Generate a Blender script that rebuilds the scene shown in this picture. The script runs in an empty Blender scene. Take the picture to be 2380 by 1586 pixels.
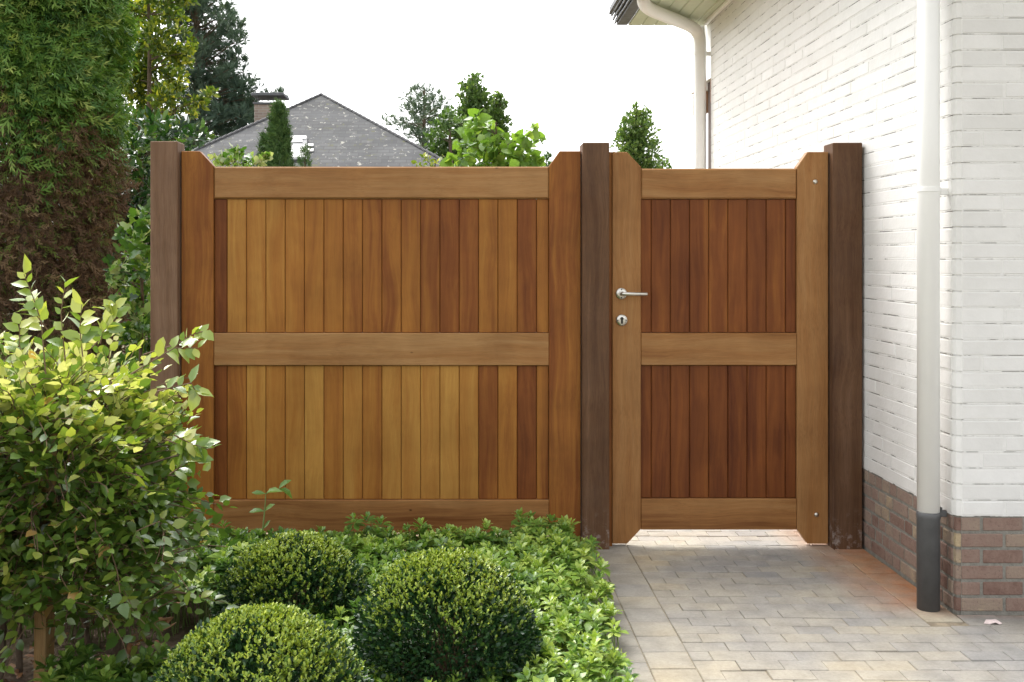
import bpy, math, random
import numpy as np
from mathutils import Vector, Matrix

# ------------------------------------------------------------------ camera, sky, sun, exposure
SC = bpy.context.scene
COL = SC.collection
R = math.radians
F = 2500.0            # focal length in photo pixels
CAM_H = 1.398         # eye height
CAM_D = 5.208         # distance from the gate plane (y = 0)

cam = bpy.data.cameras.new('camera')
cam_o = bpy.data.objects.new('camera', cam)
COL.objects.link(cam_o)
cam_o.location = (0, -CAM_D, CAM_H)
cam_o.rotation_euler = (R(90), 0, 0)
cam.sensor_fit = 'HORIZONTAL'
cam.sensor_width = 36.0
cam.lens = F / 2380 * 36
cam.shift_x = 112 / 2380
cam.shift_y = -193 / 2380
cam.clip_start = 0.05
cam.clip_end = 2000
SC.camera = cam_o

SUN_EL, SUN_AZ = 52, -33          # high, behind the gate and to the left
world = bpy.data.worlds.new('World')
SC.world = world
world.use_nodes = True
wn, wl = world.node_tree.nodes, world.node_tree.links
bg = wn['Background']
sky = wn.new('ShaderNodeTexSky')
sky.sky_type = 'NISHITA'
sky.sun_disc = False
sky.sun_elevation = R(SUN_EL)
sky.sun_rotation = R(SUN_AZ)
sky.air_density = 1.0
sky.dust_density = 4.0
sky.ozone_density = 1.0
hs = wn.new('ShaderNodeHueSaturation')        # a hazy white sky
hs.inputs['Saturation'].default_value = 0.07
wl.new(sky.outputs[0], hs.inputs['Color'])
wl.new(hs.outputs[0], bg.inputs['Color'])
bg.inputs['Strength'].default_value = 0.15

sun = bpy.data.lights.new('sun', 'SUN')
sun.energy = 0.8
sun.angle = R(38)
sun.color = (1.0, 0.95, 0.86)
sun_o = bpy.data.objects.new('sun', sun)
COL.objects.link(sun_o)
sd = Vector((math.sin(R(SUN_AZ)) * math.cos(R(SUN_EL)), math.cos(R(SUN_AZ)) * math.cos(R(SUN_EL)), math.sin(R(SUN_EL))))
sun_o.rotation_euler = sd.to_track_quat('Z', 'Y').to_euler()
sun_o.location = (-3, 6, 8)

SC.view_settings.view_transform = 'Standard'
SC.view_settings.look = 'None'
SC.view_settings.exposure = 1.73
SC.view_settings.gamma = 1.0
SC.render.engine = 'CYCLES'
SC.cycles.use_denoising = True
SC.cycles.max_bounces = 8
SC.cycles.transparent_max_bounces = 8

rng = np.random.default_rng(7)
random.seed(7)

# ------------------------------------------------------------------ helpers
K = 1.01147           # from the 2353-wide picture to the 2380-wide one


def P(x, y, Z):       # picture point (2353 wide) at depth Z in front of the camera -> world
    return Vector(((x * K - 1078) * Z / F, Z - CAM_D, CAM_H - (y * K - 600) * Z / F))


def gx(x):
    return (x * K - 1078) / 480


def gz(y):
    return CAM_H - (y * K - 600) / 480


def tag(o, label=None, cat=None, group=None, kind=None):
    if label: o['label'] = label
    if cat: o['category'] = cat
    if group: o['group'] = group
    if kind: o['kind'] = kind
    return o


def thing(name, label, cat, loc=(0, 0, 0), group=None):
    o = bpy.data.objects.new(name, None)
    o.empty_display_size = 0.2
    COL.objects.link(o)
    o.location = loc
    return tag(o, label, cat, group)


def wloc(o):
    v = Vector((0, 0, 0))
    while o is not None:
        v = v + Vector(o.location)
        o = o.parent
    return np.array(v)


class MB:
    """collects faces in world coordinates; build() links them as one object"""

    def __init__(self):
        self.v, self.f, self.t, self.m, self.n = [], [], [], [], 0

    def add(self, verts, faces, tone=0.5, mat=0):
        verts = np.asarray(verts, float)
        self.v.append(verts)
        self.f += [tuple(i + self.n for i in f) for f in faces]
        self.t.append(np.full(len(verts), tone) if np.isscalar(tone) else np.asarray(tone))
        self.m += [mat] * len(faces)
        self.n += len(verts)

    def box(self, x0, x1, y0, y1, z0, z1, b=0.0, tone=0.5, mat=0, jit=None):
        c = np.array([(x0 + x1) / 2, (y0 + y1) / 2, (z0 + z1) / 2])
        h = np.array([(x1 - x0) / 2, (y1 - y0) / 2, (z1 - z0) / 2])
        if b <= 0:
            v = BOX_S * h
            f = BOX_F
        else:
            v = CB_S * (h - b * CB_I)
            f = CB_F
        if jit is not None:
            v = v @ jit
        self.add(v + c, f, tone, mat)

    def tube(self, pts, rad, n=8, tone=0.5, mat=0, cap=True):
        pts = [np.array(p, float) for p in pts]
        if np.isscalar(rad): rad = [rad] * len(pts)
        vs, fs = [], []
        ref = None
        for i, p in enumerate(pts):
            d = pts[min(i + 1, len(pts) - 1)] - pts[max(i - 1, 0)]
            d = d / (np.linalg.norm(d) + 1e-9)
            if ref is None:
                ref = np.cross(d, [0.0, 0.0, 1.0])
                if np.linalg.norm(ref) < 0.05: ref = np.cross(d, [0.0, 1.0, 0.0])
            ref = ref - d * np.dot(ref, d)
            ref /= np.linalg.norm(ref) + 1e-9
            bi = np.cross(d, ref)
            for k in range(n):
                a = 2 * math.pi * k / n
                vs.append(p + rad[i] * (math.cos(a) * ref + math.sin(a) * bi))
        for i in range(len(pts) - 1):
            for k in range(n):
                k2 = (k + 1) % n
                fs.append((i * n + k, i * n + k2, (i + 1) * n + k2, (i + 1) * n + k))
        if cap:
            fs.append(tuple(reversed(range(n))))
            fs.append(tuple((len(pts) - 1) * n + k for k in range(n)))
        self.add(vs, fs, tone, mat)

    def lathe(self, c, axis, prof, n=24, tone=0.5, mat=0):
        """prof: list of (distance along axis, radius)"""
        c = np.array(c, float)
        a = np.array(axis, float) / np.linalg.norm(axis)
        u = np.cross(a, [0.3, 0.2, 1.0])
        u /= np.linalg.norm(u)
        w = np.cross(a, u)
        vs, fs = [], []
        for d, r in prof:
            for k in range(n):
                t = 2 * math.pi * k / n
                vs.append(c + a * d + r * (math.cos(t) * u + math.sin(t) * w))
        for i in range(len(prof) - 1):
            for k in range(n):
                k2 = (k + 1) % n
                fs.append((i * n + k, i * n + k2, (i + 1) * n + k2, (i + 1) * n + k))
        fs.append(tuple(reversed(range(n))))
        fs.append(tuple((len(prof) - 1) * n + k for k in range(n)))
        self.add(vs, fs, tone, mat)

    def prism(self, poly, y0, y1, b=0.003, tone=0.5, mat=0):
        """polygon in XZ (counter-clockwise seen from -y) extruded y0 (front) .. y1, front edge chamfered by b"""
        n = len(poly)
        p = np.array(poly, float)
        ins = []
        for i in range(n):
            a, c, d = p[i - 1], p[i], p[(i + 1) % n]
            e1 = (c - a) / np.linalg.norm(c - a)
            e2 = (d - c) / np.linalg.norm(d - c)
            n1 = np.array([-e1[1], e1[0]])
            n2 = np.array([-e2[1], e2[0]])
            m = n1 + n2
            m = m / np.linalg.norm(m)
            ins.append(c + m * b / max(0.3, np.dot(m, n1)))
        vs = [(q[0], y0, q[1]) for q in ins] + [(q[0], y0 + b, q[1]) for q in p] + [(q[0], y1, q[1]) for q in p]
        fs = [tuple(range(n)), tuple(reversed(range(2 * n, 3 * n)))]
        for r in (0, 1):
            for i in range(n):
                j = (i + 1) % n
                fs.append((r * n + i, (r + 1) * n + i, (r + 1) * n + j, r * n + j))
        self.add(vs, fs, tone, mat)

    def build(self, name, mats, parent=None, smooth=False, origin=None):
        if not isinstance(mats, (list, tuple)): mats = [mats]
        v = np.concatenate(self.v)
        if parent is not None:
            off = wloc(parent)
        elif origin is not None:
            off = np.array(origin, float)
        else:
            off = np.zeros(3)
        me = bpy.data.meshes.new(name)
        me.from_pydata((v - off).tolist(), [], self.f)
        at = me.attributes.new('tone', 'FLOAT', 'POINT')
        at.data.foreach_set('value', np.concatenate(self.t).astype(np.float32))
        for m in mats: me.materials.append(m)
        if len(mats) > 1: me.polygons.foreach_set('material_index', np.array(self.m, np.int32))
        if smooth: me.polygons.foreach_set('use_smooth', np.ones(len(me.polygons), bool))
        me.update()
        o = bpy.data.objects.new(name, me)
        COL.objects.link(o)
        if parent is not None: o.parent = parent
        elif origin is not None: o.location = origin
        return o


# box templates
_s = [(sx, sy, sz) for sx in (-1, 1) for sy in (-1, 1) for sz in (-1, 1)]


def _chamfer_template():
    vs, ins, idx = [], [], {}
    for s in _s:
        for a in range(3):
            idx[(s, a)] = len(vs)
            vs.append(s)
            ins.append([0 if i == a else 1 for i in range(3)])
    fs = []
    for a in range(3):
        b, c = [i for i in range(3) if i != a]
        for sg in (-1, 1):
            q = []
            for (p, r) in ((-1, -1), (1, -1), (1, 1), (-1, 1)):
                s = [0, 0, 0]; s[a], s[b], s[c] = sg, p, r
                q.append(idx[(tuple(s), a)])
            fs.append(q)
    for a in range(3):
        for b in range(a + 1, 3):
            c = 3 - a - b
            for sa in (-1, 1):
                for sb in (-1, 1):
                    s1 = [0, 0, 0]; s1[a], s1[b], s1[c] = sa, sb, -1
                    s2 = list(s1); s2[c] = 1
                    s1, s2 = tuple(s1), tuple(s2)
                    fs.append([idx[(s1, a)], idx[(s2, a)], idx[(s2, b)], idx[(s1, b)]])
    for s in _s: fs.append([idx[(s, 0)], idx[(s, 1)], idx[(s, 2)]])
    V, I = np.array(vs, float), np.array(ins, float)
    W = V * (1 - 0.2 * I)
    out = []
    for f in fs:
        n = np.cross(W[f[1]] - W[f[0]], W[f[2]] - W[f[0]])
        if np.dot(n, W[f].mean(0)) < 0: f = f[::-1]
        out.append(tuple(f))
    return V, I, out


CB_S, CB_I, CB_F = _chamfer_template()
BOX_S = np.array(_s, float)
BOX_F = [(0, 1, 3, 2), (4, 6, 7, 5), (0, 4, 5, 1), (2, 3, 7, 6), (0, 2, 6, 4), (1, 5, 7, 3)]


def rotm(rx=0, ry=0, rz=0):
    return np.array((Matrix.Rotation(rz, 3, 'Z') @ Matrix.Rotation(ry, 3, 'Y') @ Matrix.Rotation(rx, 3, 'X')))


# ------------------------------------------------------------------ materials
def new_mat(name):
    m = bpy.data.materials.new(name)
    m.use_nodes = True
    nt = m.node_tree
    return m, nt.nodes, nt.links, nt.nodes['Principled BSDF']


def N(nodes, t, **kw):
    n = nodes.new(t)
    for k, v in kw.items():
        if k in n.inputs: n.inputs[k].default_value = v
        else: setattr(n, k, v)
    return n


def ramp(nodes, stops):
    r = nodes.new('ShaderNodeValToRGB')
    e = r.color_ramp.elements
    while len(e) > 1: e.remove(e[-1])
    e[0].position = stops[0][0]
    e[0].color = (*stops[0][1], 1)
    for p, c in stops[1:]:
        x = e.new(p)
        x.color = (*c, 1)
    return r


def mixc(nodes, links, fac, a, b, mode='MIX'):
    m = nodes.new('ShaderNodeMix')
    m.data_type = 'RGBA'
    m.blend_type = mode
    for sock, val in ((m.inputs[0], fac), (m.inputs[6], a), (m.inputs[7], b)):
        if hasattr(val, 'links'): links.new(val, sock)
        elif isinstance(val, (int, float)): sock.default_value = val
        else: sock.default_value = (*val, 1)
    return m.outputs[2]


def math_n(nodes, links, op, a, b):
    m = nodes.new('ShaderNodeMath')
    m.operation = op
    for s, v in ((m.inputs[0], a), (m.inputs[1], b)):
        if hasattr(v, 'links'): links.new(v, s)
        else: s.default_value = v
    return m.outputs[0]


def wood(name, stops, axis='z', rough=0.5, streak=0.5, fine=0.35, grey=0.0, stain=None):
    """grain runs along axis; 'tone' (per board) picks the colour and shifts the grain"""
    m, n, l, b = new_mat(name)
    tc = N(n, 'ShaderNodeTexCoord')
    at = N(n, 'ShaderNodeAttribute', attribute_name='tone')
    off = n.new('ShaderNodeCombineXYZ')
    t1 = math_n(n, l, 'MULTIPLY', at.outputs['Fac'], 91.7)
    l.new(t1, off.inputs[0]); l.new(t1, off.inputs[1]); l.new(t1, off.inputs[2])
    ad = N(n, 'ShaderNodeVectorMath', operation='ADD')
    l.new(tc.outputs['Object'], ad.inputs[0]); l.new(off.outputs[0], ad.inputs[1])
    # slight waviness of the grain
    wv = N(n, 'ShaderNodeTexNoise', Scale=2.2, Detail=1.0)
    l.new(ad.outputs[0], wv.inputs['Vector'])
    sc = N(n, 'ShaderNodeVectorMath', operation='SCALE'); sc.inputs['Scale'].default_value = 0.07
    l.new(wv.outputs['Color'], sc.inputs[0])
    ad2 = N(n, 'ShaderNodeVectorMath', operation='ADD')
    l.new(ad.outputs[0], ad2.inputs[0]); l.new(sc.outputs[0], ad2.inputs[1])

    def nz(a, c, det, dist=0.0):
        mp = n.new('ShaderNodeMapping')
        s = [c, c, c]; s['xyz'.index(axis)] = a
        mp.inputs['Scale'].default_value = s
        l.new(ad2.outputs[0], mp.inputs[0])
        x = N(n, 'ShaderNodeTexNoise', Scale=1.0, Detail=det, Roughness=0.6, Distortion=dist)
        l.new(mp.outputs[0], x.inputs['Vector'])
        return x.outputs['Fac']
    broad = nz(0.7, 19.0, 2.0, 0.4)
    mid = nz(2.5, 80.0, 3.0)
    hair = nz(9.0, 420.0, 3.0)
    a = math_n(n, l, 'SUBTRACT', broad, 0.5)
    a = math_n(n, l, 'MULTIPLY', a, streak * 2.0)
    c = math_n(n, l, 'SUBTRACT', mid, 0.5)
    c = math_n(n, l, 'MULTIPLY', c, streak * 0.9)
    f = math_n(n, l, 'ADD', at.outputs['Fac'], a)
    f = math_n(n, l, 'ADD', f, c)
    r = ramp(n, stops)
    l.new(f, r.inputs[0])
    hr = ramp(n, [(0.25, (1 - fine,) * 3), (0.55, (1, 1, 1)), (0.8, (1 + fine * 0.3,) * 3)])
    l.new(hair, hr.inputs[0])
    col = mixc(n, l, 1.0, r.outputs[0], hr.outputs[0], 'MULTIPLY')
    kn = N(n, 'ShaderNodeTexVoronoi', Scale=5.0)
    kmp = n.new('ShaderNodeMapping')
    ks = [1.0, 1.0, 1.0]; ks['xyz'.index(axis)] = 0.55
    kmp.inputs['Scale'].default_value = ks
    l.new(ad.outputs[0], kmp.inputs[0]); l.new(kmp.outputs[0], kn.inputs['Vector'])
    kr = ramp(n, [(0.012, (0.25, 0.2, 0.17)), (0.03, (1, 1, 1))])
    l.new(kn.outputs['Distance'], kr.inputs[0])
    col = mixc(n, l, 1.0, col, kr.outputs[0], 'MULTIPLY')
    # weathering: blotches where rain and handling have dulled the oil
    wb = N(n, 'ShaderNodeTexNoise', Scale=3.1, Detail=4.0, Roughness=0.6)
    l.new(tc.outputs['Object'], wb.inputs['Vector'])
    wr = ramp(n, [(0.35, (0.84, 0.82, 0.80)), (0.62, (1.06, 1.05, 1.03))])
    l.new(wb.outputs['Fac'], wr.inputs[0])
    col = mixc(n, l, 1.0, col, wr.outputs[0], 'MULTIPLY')
    if grey:
        gn = N(n, 'ShaderNodeTexNoise', Scale=3.0, Detail=5.0, Roughness=0.7)
        l.new(ad.outputs[0], gn.inputs['Vector'])
        gr = ramp(n, [(0.4, (0, 0, 0)), (0.7, (grey,) * 3)])
        l.new(gn.outputs['Fac'], gr.inputs[0])
        col = mixc(n, l, gr.outputs[0], col, (0.20, 0.17, 0.15))
    if stain:
        # chalky splashes low down
        sp = N(n, 'ShaderNodeSeparateXYZ')
        l.new(tc.outputs['Object'], sp.inputs[0])
        lo = N(n, 'ShaderNodeMapRange')
        lo.inputs['From Min'].default_value = 0.02
        lo.inputs['From Max'].default_value = 0.2
        lo.inputs['To Min'].default_value = 1.0
        lo.inputs['To Max'].default_value = 0.0
        l.new(sp.outputs[2], lo.inputs['Value'])
        sn = N(n, 'ShaderNodeTexNoise', Scale=26.0, Detail=6.0, Roughness=0.75)
        l.new(tc.outputs['Object'], sn.inputs['Vector'])
        sr = ramp(n, [(0.52, (0, 0, 0)), (0.72, (1, 1, 1))])
        l.new(sn.outputs['Fac'], sr.inputs[0])
        fac = math_n(n, l, 'MULTIPLY', sr.outputs[0], lo.outputs[0])
        fac = math_n(n, l, 'MULTIPLY', fac, stain)
        col = mixc(n, l, fac, col, (0.42, 0.38, 0.36))
    l.new(col, b.inputs['Base Color'])
    b.inputs['Roughness'].default_value = rough
    b.inputs['Specular IOR Level'].default_value = 0.2
    bp = N(n, 'ShaderNodeBump', Strength=0.25, Distance=0.002)
    l.new(hair, bp.inputs['Height'])
    l.new(bp.outputs[0], b.inputs['Normal'])
    return m


def leaf_mat(name, stops, rough=0.45, trans=0.35, tcol=None, spec=0.4):
    m, n, l, b = new_mat(name)
    at = N(n, 'ShaderNodeAttribute', attribute_name='tone')
    r = ramp(n, stops)
    l.new(at.outputs['Fac'], r.inputs[0])
    l.new(r.outputs[0], b.inputs['Base Color'])
    b.inputs['Roughness'].default_value = rough
    b.inputs['Specular IOR Level'].default_value = spec
    if trans:
        t = n.new('ShaderNodeBsdfTranslucent')
        tc = mixc(n, l, 1.0, r.outputs[0], tcol or (1.5, 1.55, 0.7), 'MULTIPLY')
        l.new(tc, t.inputs['Color'])
        mx = n.new('ShaderNodeMixShader')
        mx.inputs[0].default_value = trans
        l.new(b.outputs[0], mx.inputs[1]); l.new(t.outputs[0], mx.inputs[2])
        l.new(mx.outputs[0], n['Material Output'].inputs['Surface'])
    return m


def plain(name, col, rough=0.5, metal=0.0, noise=0.0, nscale=8.0, bump=0.0, bscale=60.0, spec=0.5):
    m, n, l, b = new_mat(name)
    b.inputs['Roughness'].default_value = rough
    b.inputs['Metallic'].default_value = metal
    b.inputs['Specular IOR Level'].default_value = spec
    tc = N(n, 'ShaderNodeTexCoord')
    if noise:
        x = N(n, 'ShaderNodeTexNoise', Scale=nscale, Detail=6.0, Roughness=0.65)
        l.new(tc.outputs['Object'], x.inputs['Vector'])
        r = ramp(n, [(0.3, tuple(c * (1 - noise) for c in col)), (0.7, tuple(min(1, c * (1 + noise)) for c in col))])
        l.new(x.outputs['Fac'], r.inputs[0])
        l.new(r.outputs[0], b.inputs['Base Color'])
    else:
        b.inputs['Base Color'].default_value = (*col, 1)
    if bump:
        y = N(n, 'ShaderNodeTexNoise', Scale=bscale, Detail=4.0)
        l.new(tc.outputs['Object'], y.inputs['Vector'])
        bp = N(n, 'ShaderNodeBump', Strength=bump, Distance=0.01)
        l.new(y.outputs['Fac'], bp.inputs['Height'])
        l.new(bp.outputs[0], b.inputs['Normal'])
    return m


M = {}
RED = [(0.0, (0.095, 0.024, 0.007)), (0.3, (0.205, 0.066, 0.016)), (0.6, (0.335, 0.138, 0.028)), (1.0, (0.47, 0.252, 0.060))]
RAIL = [(0.0, (0.165, 0.060, 0.017)), (0.4, (0.30, 0.140, 0.047)), (1.0, (0.39, 0.218, 0.090))]
POST = [(0.0, (0.06, 0.025, 0.012)), (0.45, (0.130, 0.066, 0.033)), (1.0, (0.25, 0.153, 0.10))]
M['board'] = wood('wood_boards', RED, 'z', 0.48, 0.34, 0.14)
M['stile'] = wood('wood_stiles', RED, 'z', 0.5, 0.4, 0.2)
M['rail'] = wood('wood_rails', RAIL, 'x', 0.5, 0.75, 0.22)
M['stile_pale'] = wood('wood_pale_stiles', RAIL, 'z', 0.5, 0.55, 0.25)
M['post'] = wood('wood_posts', POST, 'z', 0.62, 0.45, 0.3, grey=0.07, stain=0.9)
M['dark_wood'] = plain('dark_wood', (0.05, 0.024, 0.012), 0.7, noise=0.3, nscale=20)
M['metal'] = plain('brushed_metal', (0.62, 0.60, 0.55), 0.33, 1.0, noise=0.08, nscale=40)
M['hole'] = plain('dark_hole', (0.02, 0.018, 0.015), 0.8)

# ground, gate wood next -------------------------------------------------------
M['soil'] = plain('soil', (0.13, 0.095, 0.07), 0.95, noise=0.5, nscale=14, bump=0.9, bscale=45, spec=0.1)
M['joint'] = plain('joint_sand', (0.27, 0.225, 0.165), 0.95, noise=0.4, nscale=20, bump=0.5, bscale=120, spec=0.1)


def paver_mat():
    m, n, l, b = new_mat('concrete_pavers')
    at = N(n, 'ShaderNodeAttribute', attribute_name='tone')
    tc = N(n, 'ShaderNodeTexCoord')
    sp = N(n, 'ShaderNodeSeparateXYZ')
    l.new(tc.outputs['Object'], sp.inputs[0])
    r = ramp(n, [(0.0, (0.20, 0.205, 0.215)), (0.35, (0.30, 0.285, 0.265)), (0.65, (0.37, 0.335, 0.275)), (1.0, (0.45, 0.365, 0.235))])
    x = N(n, 'ShaderNodeTexNoise', Scale=1.6, Detail=3.0)
    l.new(tc.outputs['Object'], x.inputs['Vector'])
    f = math_n(n, l, 'ADD', at.outputs['Fac'], math_n(n, l, 'MULTIPLY', math_n(n, l, 'SUBTRACT', x.outputs['Fac'], 0.5), 1.35))
    l.new(f, r.inputs[0])
    # rusty orange dust along the house wall (the wall stands at local x = 1.925)
    mr = N(n, 'ShaderNodeMapRange')
    mr.inputs['From Min'].default_value = 1.55
    mr.inputs['From Max'].default_value = 1.93
    l.new(sp.outputs[0], mr.inputs['Value'])
    my = N(n, 'ShaderNodeMapRange')
    my.inputs['From Min'].default_value = -1.05
    my.inputs['From Max'].default_value = -0.85
    l.new(sp.outputs[1], my.inputs['Value'])
    nn = N(n, 'ShaderNodeTexNoise', Scale=7.0, Detail=5.0, Roughness=0.7)
    l.new(tc.outputs['Object'], nn.inputs['Vector'])
    nr = ramp(n, [(0.25, (0.35,) * 3), (0.6, (1.0,) * 3)])
    l.new(nn.outputs['Fac'], nr.inputs[0])
    fac = math_n(n, l, 'MULTIPLY', math_n(n, l, 'MULTIPLY', mr.outputs[0], nr.outputs[0]), my.outputs[0])
    col = mixc(n, l, fac, r.outputs[0], (0.44, 0.185, 0.075))
    # fine concrete speckle and dusty stains
    s = N(n, 'ShaderNodeTexNoise', Scale=70.0, Detail=6.0, Roughness=0.8)
    l.new(tc.outputs['Object'], s.inputs['Vector'])
    sr = ramp(n, [(0.3, (0.80,) * 3), (0.55, (1, 1, 1)), (0.75, (1.1,) * 3)])
    l.new(s.outputs['Fac'], sr.inputs[0])
    col = mixc(n, l, 1.0, col, sr.outputs[0], 'MULTIPLY')
    st = N(n, 'ShaderNodeTexNoise', Scale=11.0, Detail=4.0)
    l.new(tc.outputs['Object'], st.inputs['Vector'])
    str_ = ramp(n, [(0.35, (0.86,) * 3), (0.6, (1.04,) * 3)])
    l.new(st.outputs['Fac'], str_.inputs[0])
    col = mixc(n, l, 1.0, col, str_.outputs[0], 'MULTIPLY')
    l.new(col, b.inputs['Base Color'])
    b.inputs['Roughness'].default_value = 0.85
    b.inputs['Specular IOR Level'].default_value = 0.25
    bp = N(n, 'ShaderNodeBump', Strength=0.35, Distance=0.004)
    l.new(s.outputs['Fac'], bp.inputs['Height'])
    l.new(bp.outputs[0], b.inputs['Normal'])
    return m


M['paver'] = paver_mat()


def white_brick_mat():
    m, n, l, b = new_mat('white_painted_brick')
    tc = N(n, 'ShaderNodeTexCoord')
    at = N(n, 'ShaderNodeAttribute', attribute_name='tone')
    x = N(n, 'ShaderNodeTexNoise', Scale=5.0, Detail=5.0, Roughness=0.65)
    l.new(tc.outputs['Object'], x.inputs['Vector'])
    r = ramp(n, [(0.3, (0.74, 0.735, 0.715)), (0.7, (0.82, 0.815, 0.80))])
    l.new(x.outputs['Fac'], r.inputs[0])
    tr = ramp(n, [(0.0, (0.93, 0.93, 0.925)), (1.0, (1.02, 1.02, 1.02))])
    l.new(at.outputs['Fac'], tr.inputs[0])
    c = mixc(n, l, 1.0, r.outputs[0], tr.outputs[0], 'MULTIPLY')
    l.new(c, b.inputs['Base Color'])
    b.inputs['Roughness'].default_value = 0.55
    b.inputs['Specular IOR Level'].default_value = 0.3
    y = N(n, 'ShaderNodeTexNoise', Scale=34.0, Detail=5.0, Roughness=0.6)
    l.new(tc.outputs['Object'], y.inputs['Vector'])
    bp = N(n, 'ShaderNodeBump', Strength=0.35, Distance=0.006)
    l.new(y.outputs['Fac'], bp.inputs['Height'])
    l.new(bp.outputs[0], b.inputs['Normal'])
    return m


def crack_mat():
    """thin dark gaps where the paint has not bridged brick and mortar"""
    m, n, l, b = new_mat('paint_cracks')
    tc = N(n, 'ShaderNodeTexCoord')
    x = N(n, 'ShaderNodeTexNoise', Scale=5.5, Detail=4.0, Roughness=0.75)
    l.new(tc.outputs['Object'], x.inputs['Vector'])
    r = ramp(n, [(0.50, (0.74, 0.735, 0.715)), (0.57, (0.13, 0.125, 0.11))])
    l.new(x.outputs['Fac'], r.inputs[0])
    l.new(r.outputs[0], b.inputs['Base Color'])
    b.inputs['Roughness'].default_value = 0.8
    return m


def brick_mat():
    m, n, l, b = new_mat('bare_brick')
    tc = N(n, 'ShaderNodeTexCoord')
    at = N(n, 'ShaderNodeAttribute', attribute_name='tone')
    r = ramp(n, [(0.0, (0.165, 0.098, 0.078)), (0.3, (0.24, 0.162, 0.132)), (0.55, (0.27, 0.20, 0.162)), (0.8, (0.30, 0.235, 0.18)), (1.0, (0.42, 0.33, 0.21))])
    x = N(n, 'ShaderNodeTexNoise', Scale=16.0, Detail=6.0, Roughness=0.7)
    l.new(tc.outputs['Object'], x.inputs['Vector'])
    f = math_n(n, l, 'ADD', at.outputs['Fac'], math_n(n, l, 'MULTIPLY', math_n(n, l, 'SUBTRACT', x.outputs['Fac'], 0.5), 1.0))
    l.new(f, r.inputs[0])
    y = N(n, 'ShaderNodeTexNoise', Scale=90.0, Detail=5.0, Roughness=0.75)
    l.new(tc.outputs['Object'], y.inputs['Vector'])
    sr = ramp(n, [(0.28, (0.35,) * 3), (0.42, (1, 1, 1)), (0.7, (1.12,) * 3)])
    l.new(y.outputs['Fac'], sr.inputs[0])
    c = mixc(n, l, 1.0, r.outputs[0], sr.outputs[0], 'MULTIPLY')
    l.new(c, b.inputs['Base Color'])
    b.inputs['Roughness'].default_value = 0.9
    b.inputs['Specular IOR Level'].default_value = 0.2
    bp = N(n, 'ShaderNodeBump', Strength=0.6, Distance=0.006)
    l.new(y.outputs['Fac'], bp.inputs['Height'])
    l.new(bp.outputs[0], b.inputs['Normal'])
    return m


M['white'] = white_brick_mat()
M['white_mortar'] = plain('white_painted_mortar', (0.77, 0.765, 0.745), 0.6, noise=0.05, nscale=9, bump=0.3, bscale=60, spec=0.3)
M['crack'] = crack_mat()
M['brick'] = brick_mat()
M['mortar'] = plain('grey_mortar', (0.25, 0.24, 0.212), 0.95, noise=0.22, nscale=30, bump=0.6, bscale=140, spec=0.15)
M['pvc'] = plain('white_pvc', (0.88, 0.88, 0.86), 0.3, noise=0.025, nscale=3, spec=0.5)
M['pipe_dark'] = plain('dark_grey_pipe', (0.085, 0.087, 0.09), 0.5, noise=0.2, nscale=12)
M['soffit'] = plain('pale_soffit_board', (0.52, 0.56, 0.42), 0.6, noise=0.06, nscale=5)
M['slate'] = plain('dark_slate', (0.10, 0.105, 0.115), 0.6, noise=0.3, nscale=18)
M['timber'] = plain('brown_timber', (0.20, 0.10, 0.045), 0.6, noise=0.3, nscale=15)

# ------------------------------------------------------------------ ground and paving
g = MB()
g.add([(-300, -60, -0.07), (300, -60, -0.07), (300, 600, -0.07), (-300, 600, -0.07)], [(0, 1, 2, 3)])
M['ground'] = plain('ground_earth', (0.15, 0.13, 0.08), 0.95, noise=0.4, nscale=0.6, spec=0.1)
tag(g.build('ground', M['ground']), kind='structure')


def noise2(x, y, s=1.0, seed=0):
    r = np.random.default_rng(seed)
    o = np.zeros_like(x)
    for k in range(6):
        a, ph, f = r.uniform(0, 6.28), r.uniform(0, 6.28), s * 1.7 ** k
        o += np.sin((x * math.cos(a) + y * math.sin(a)) * f + ph) / (1.25 ** k)
    return o / 3.5


def grid_sheet(x0, x1, y0, y1, nx, ny, fz):
    X, Y = np.meshgrid(np.linspace(x0, x1, nx), np.linspace(y0, y1, ny))
    Z = fz(X, Y)
    v = np.stack([X, Y, Z], -1).reshape(-1, 3)
    f = [(j * nx + i, j * nx + i + 1, (j + 1) * nx + i + 1, (j + 1) * nx + i) for j in range(ny - 1) for i in range(nx - 1)]
    return v, f


EDGE_X = 0.634        # left edge of the brick path
sb = MB()
v, f = grid_sheet(-5.0, EDGE_X - 0.168, -4.2, -0.10, 230, 170, lambda X, Y: 0.0 + 0.014 * noise2(X, Y, 9, 1) + 0.006 * noise2(X, Y, 40, 2))
sb.add(v, f)
tag(sb.build('soil_bed', M['soil']), kind='structure')

pv = MB()


def paver(x0, x1, y0, y1, grey=0.0):
    b = 0.0022
    w = rng.uniform(0.0003, 0.0016)
    dz = rng.normal(0, 0.0012)
    j = rotm(rng.normal(0, 0.006), rng.normal(0, 0.006), rng.normal(0, 0.005))
    pv.box(x0 + w, x1 - w, y0 + w, y1 - w, -0.055, 0.0 + dz, b, float(np.clip(rng.normal(0.5 - grey, 0.06), 0, 1)), 0, j)


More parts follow.
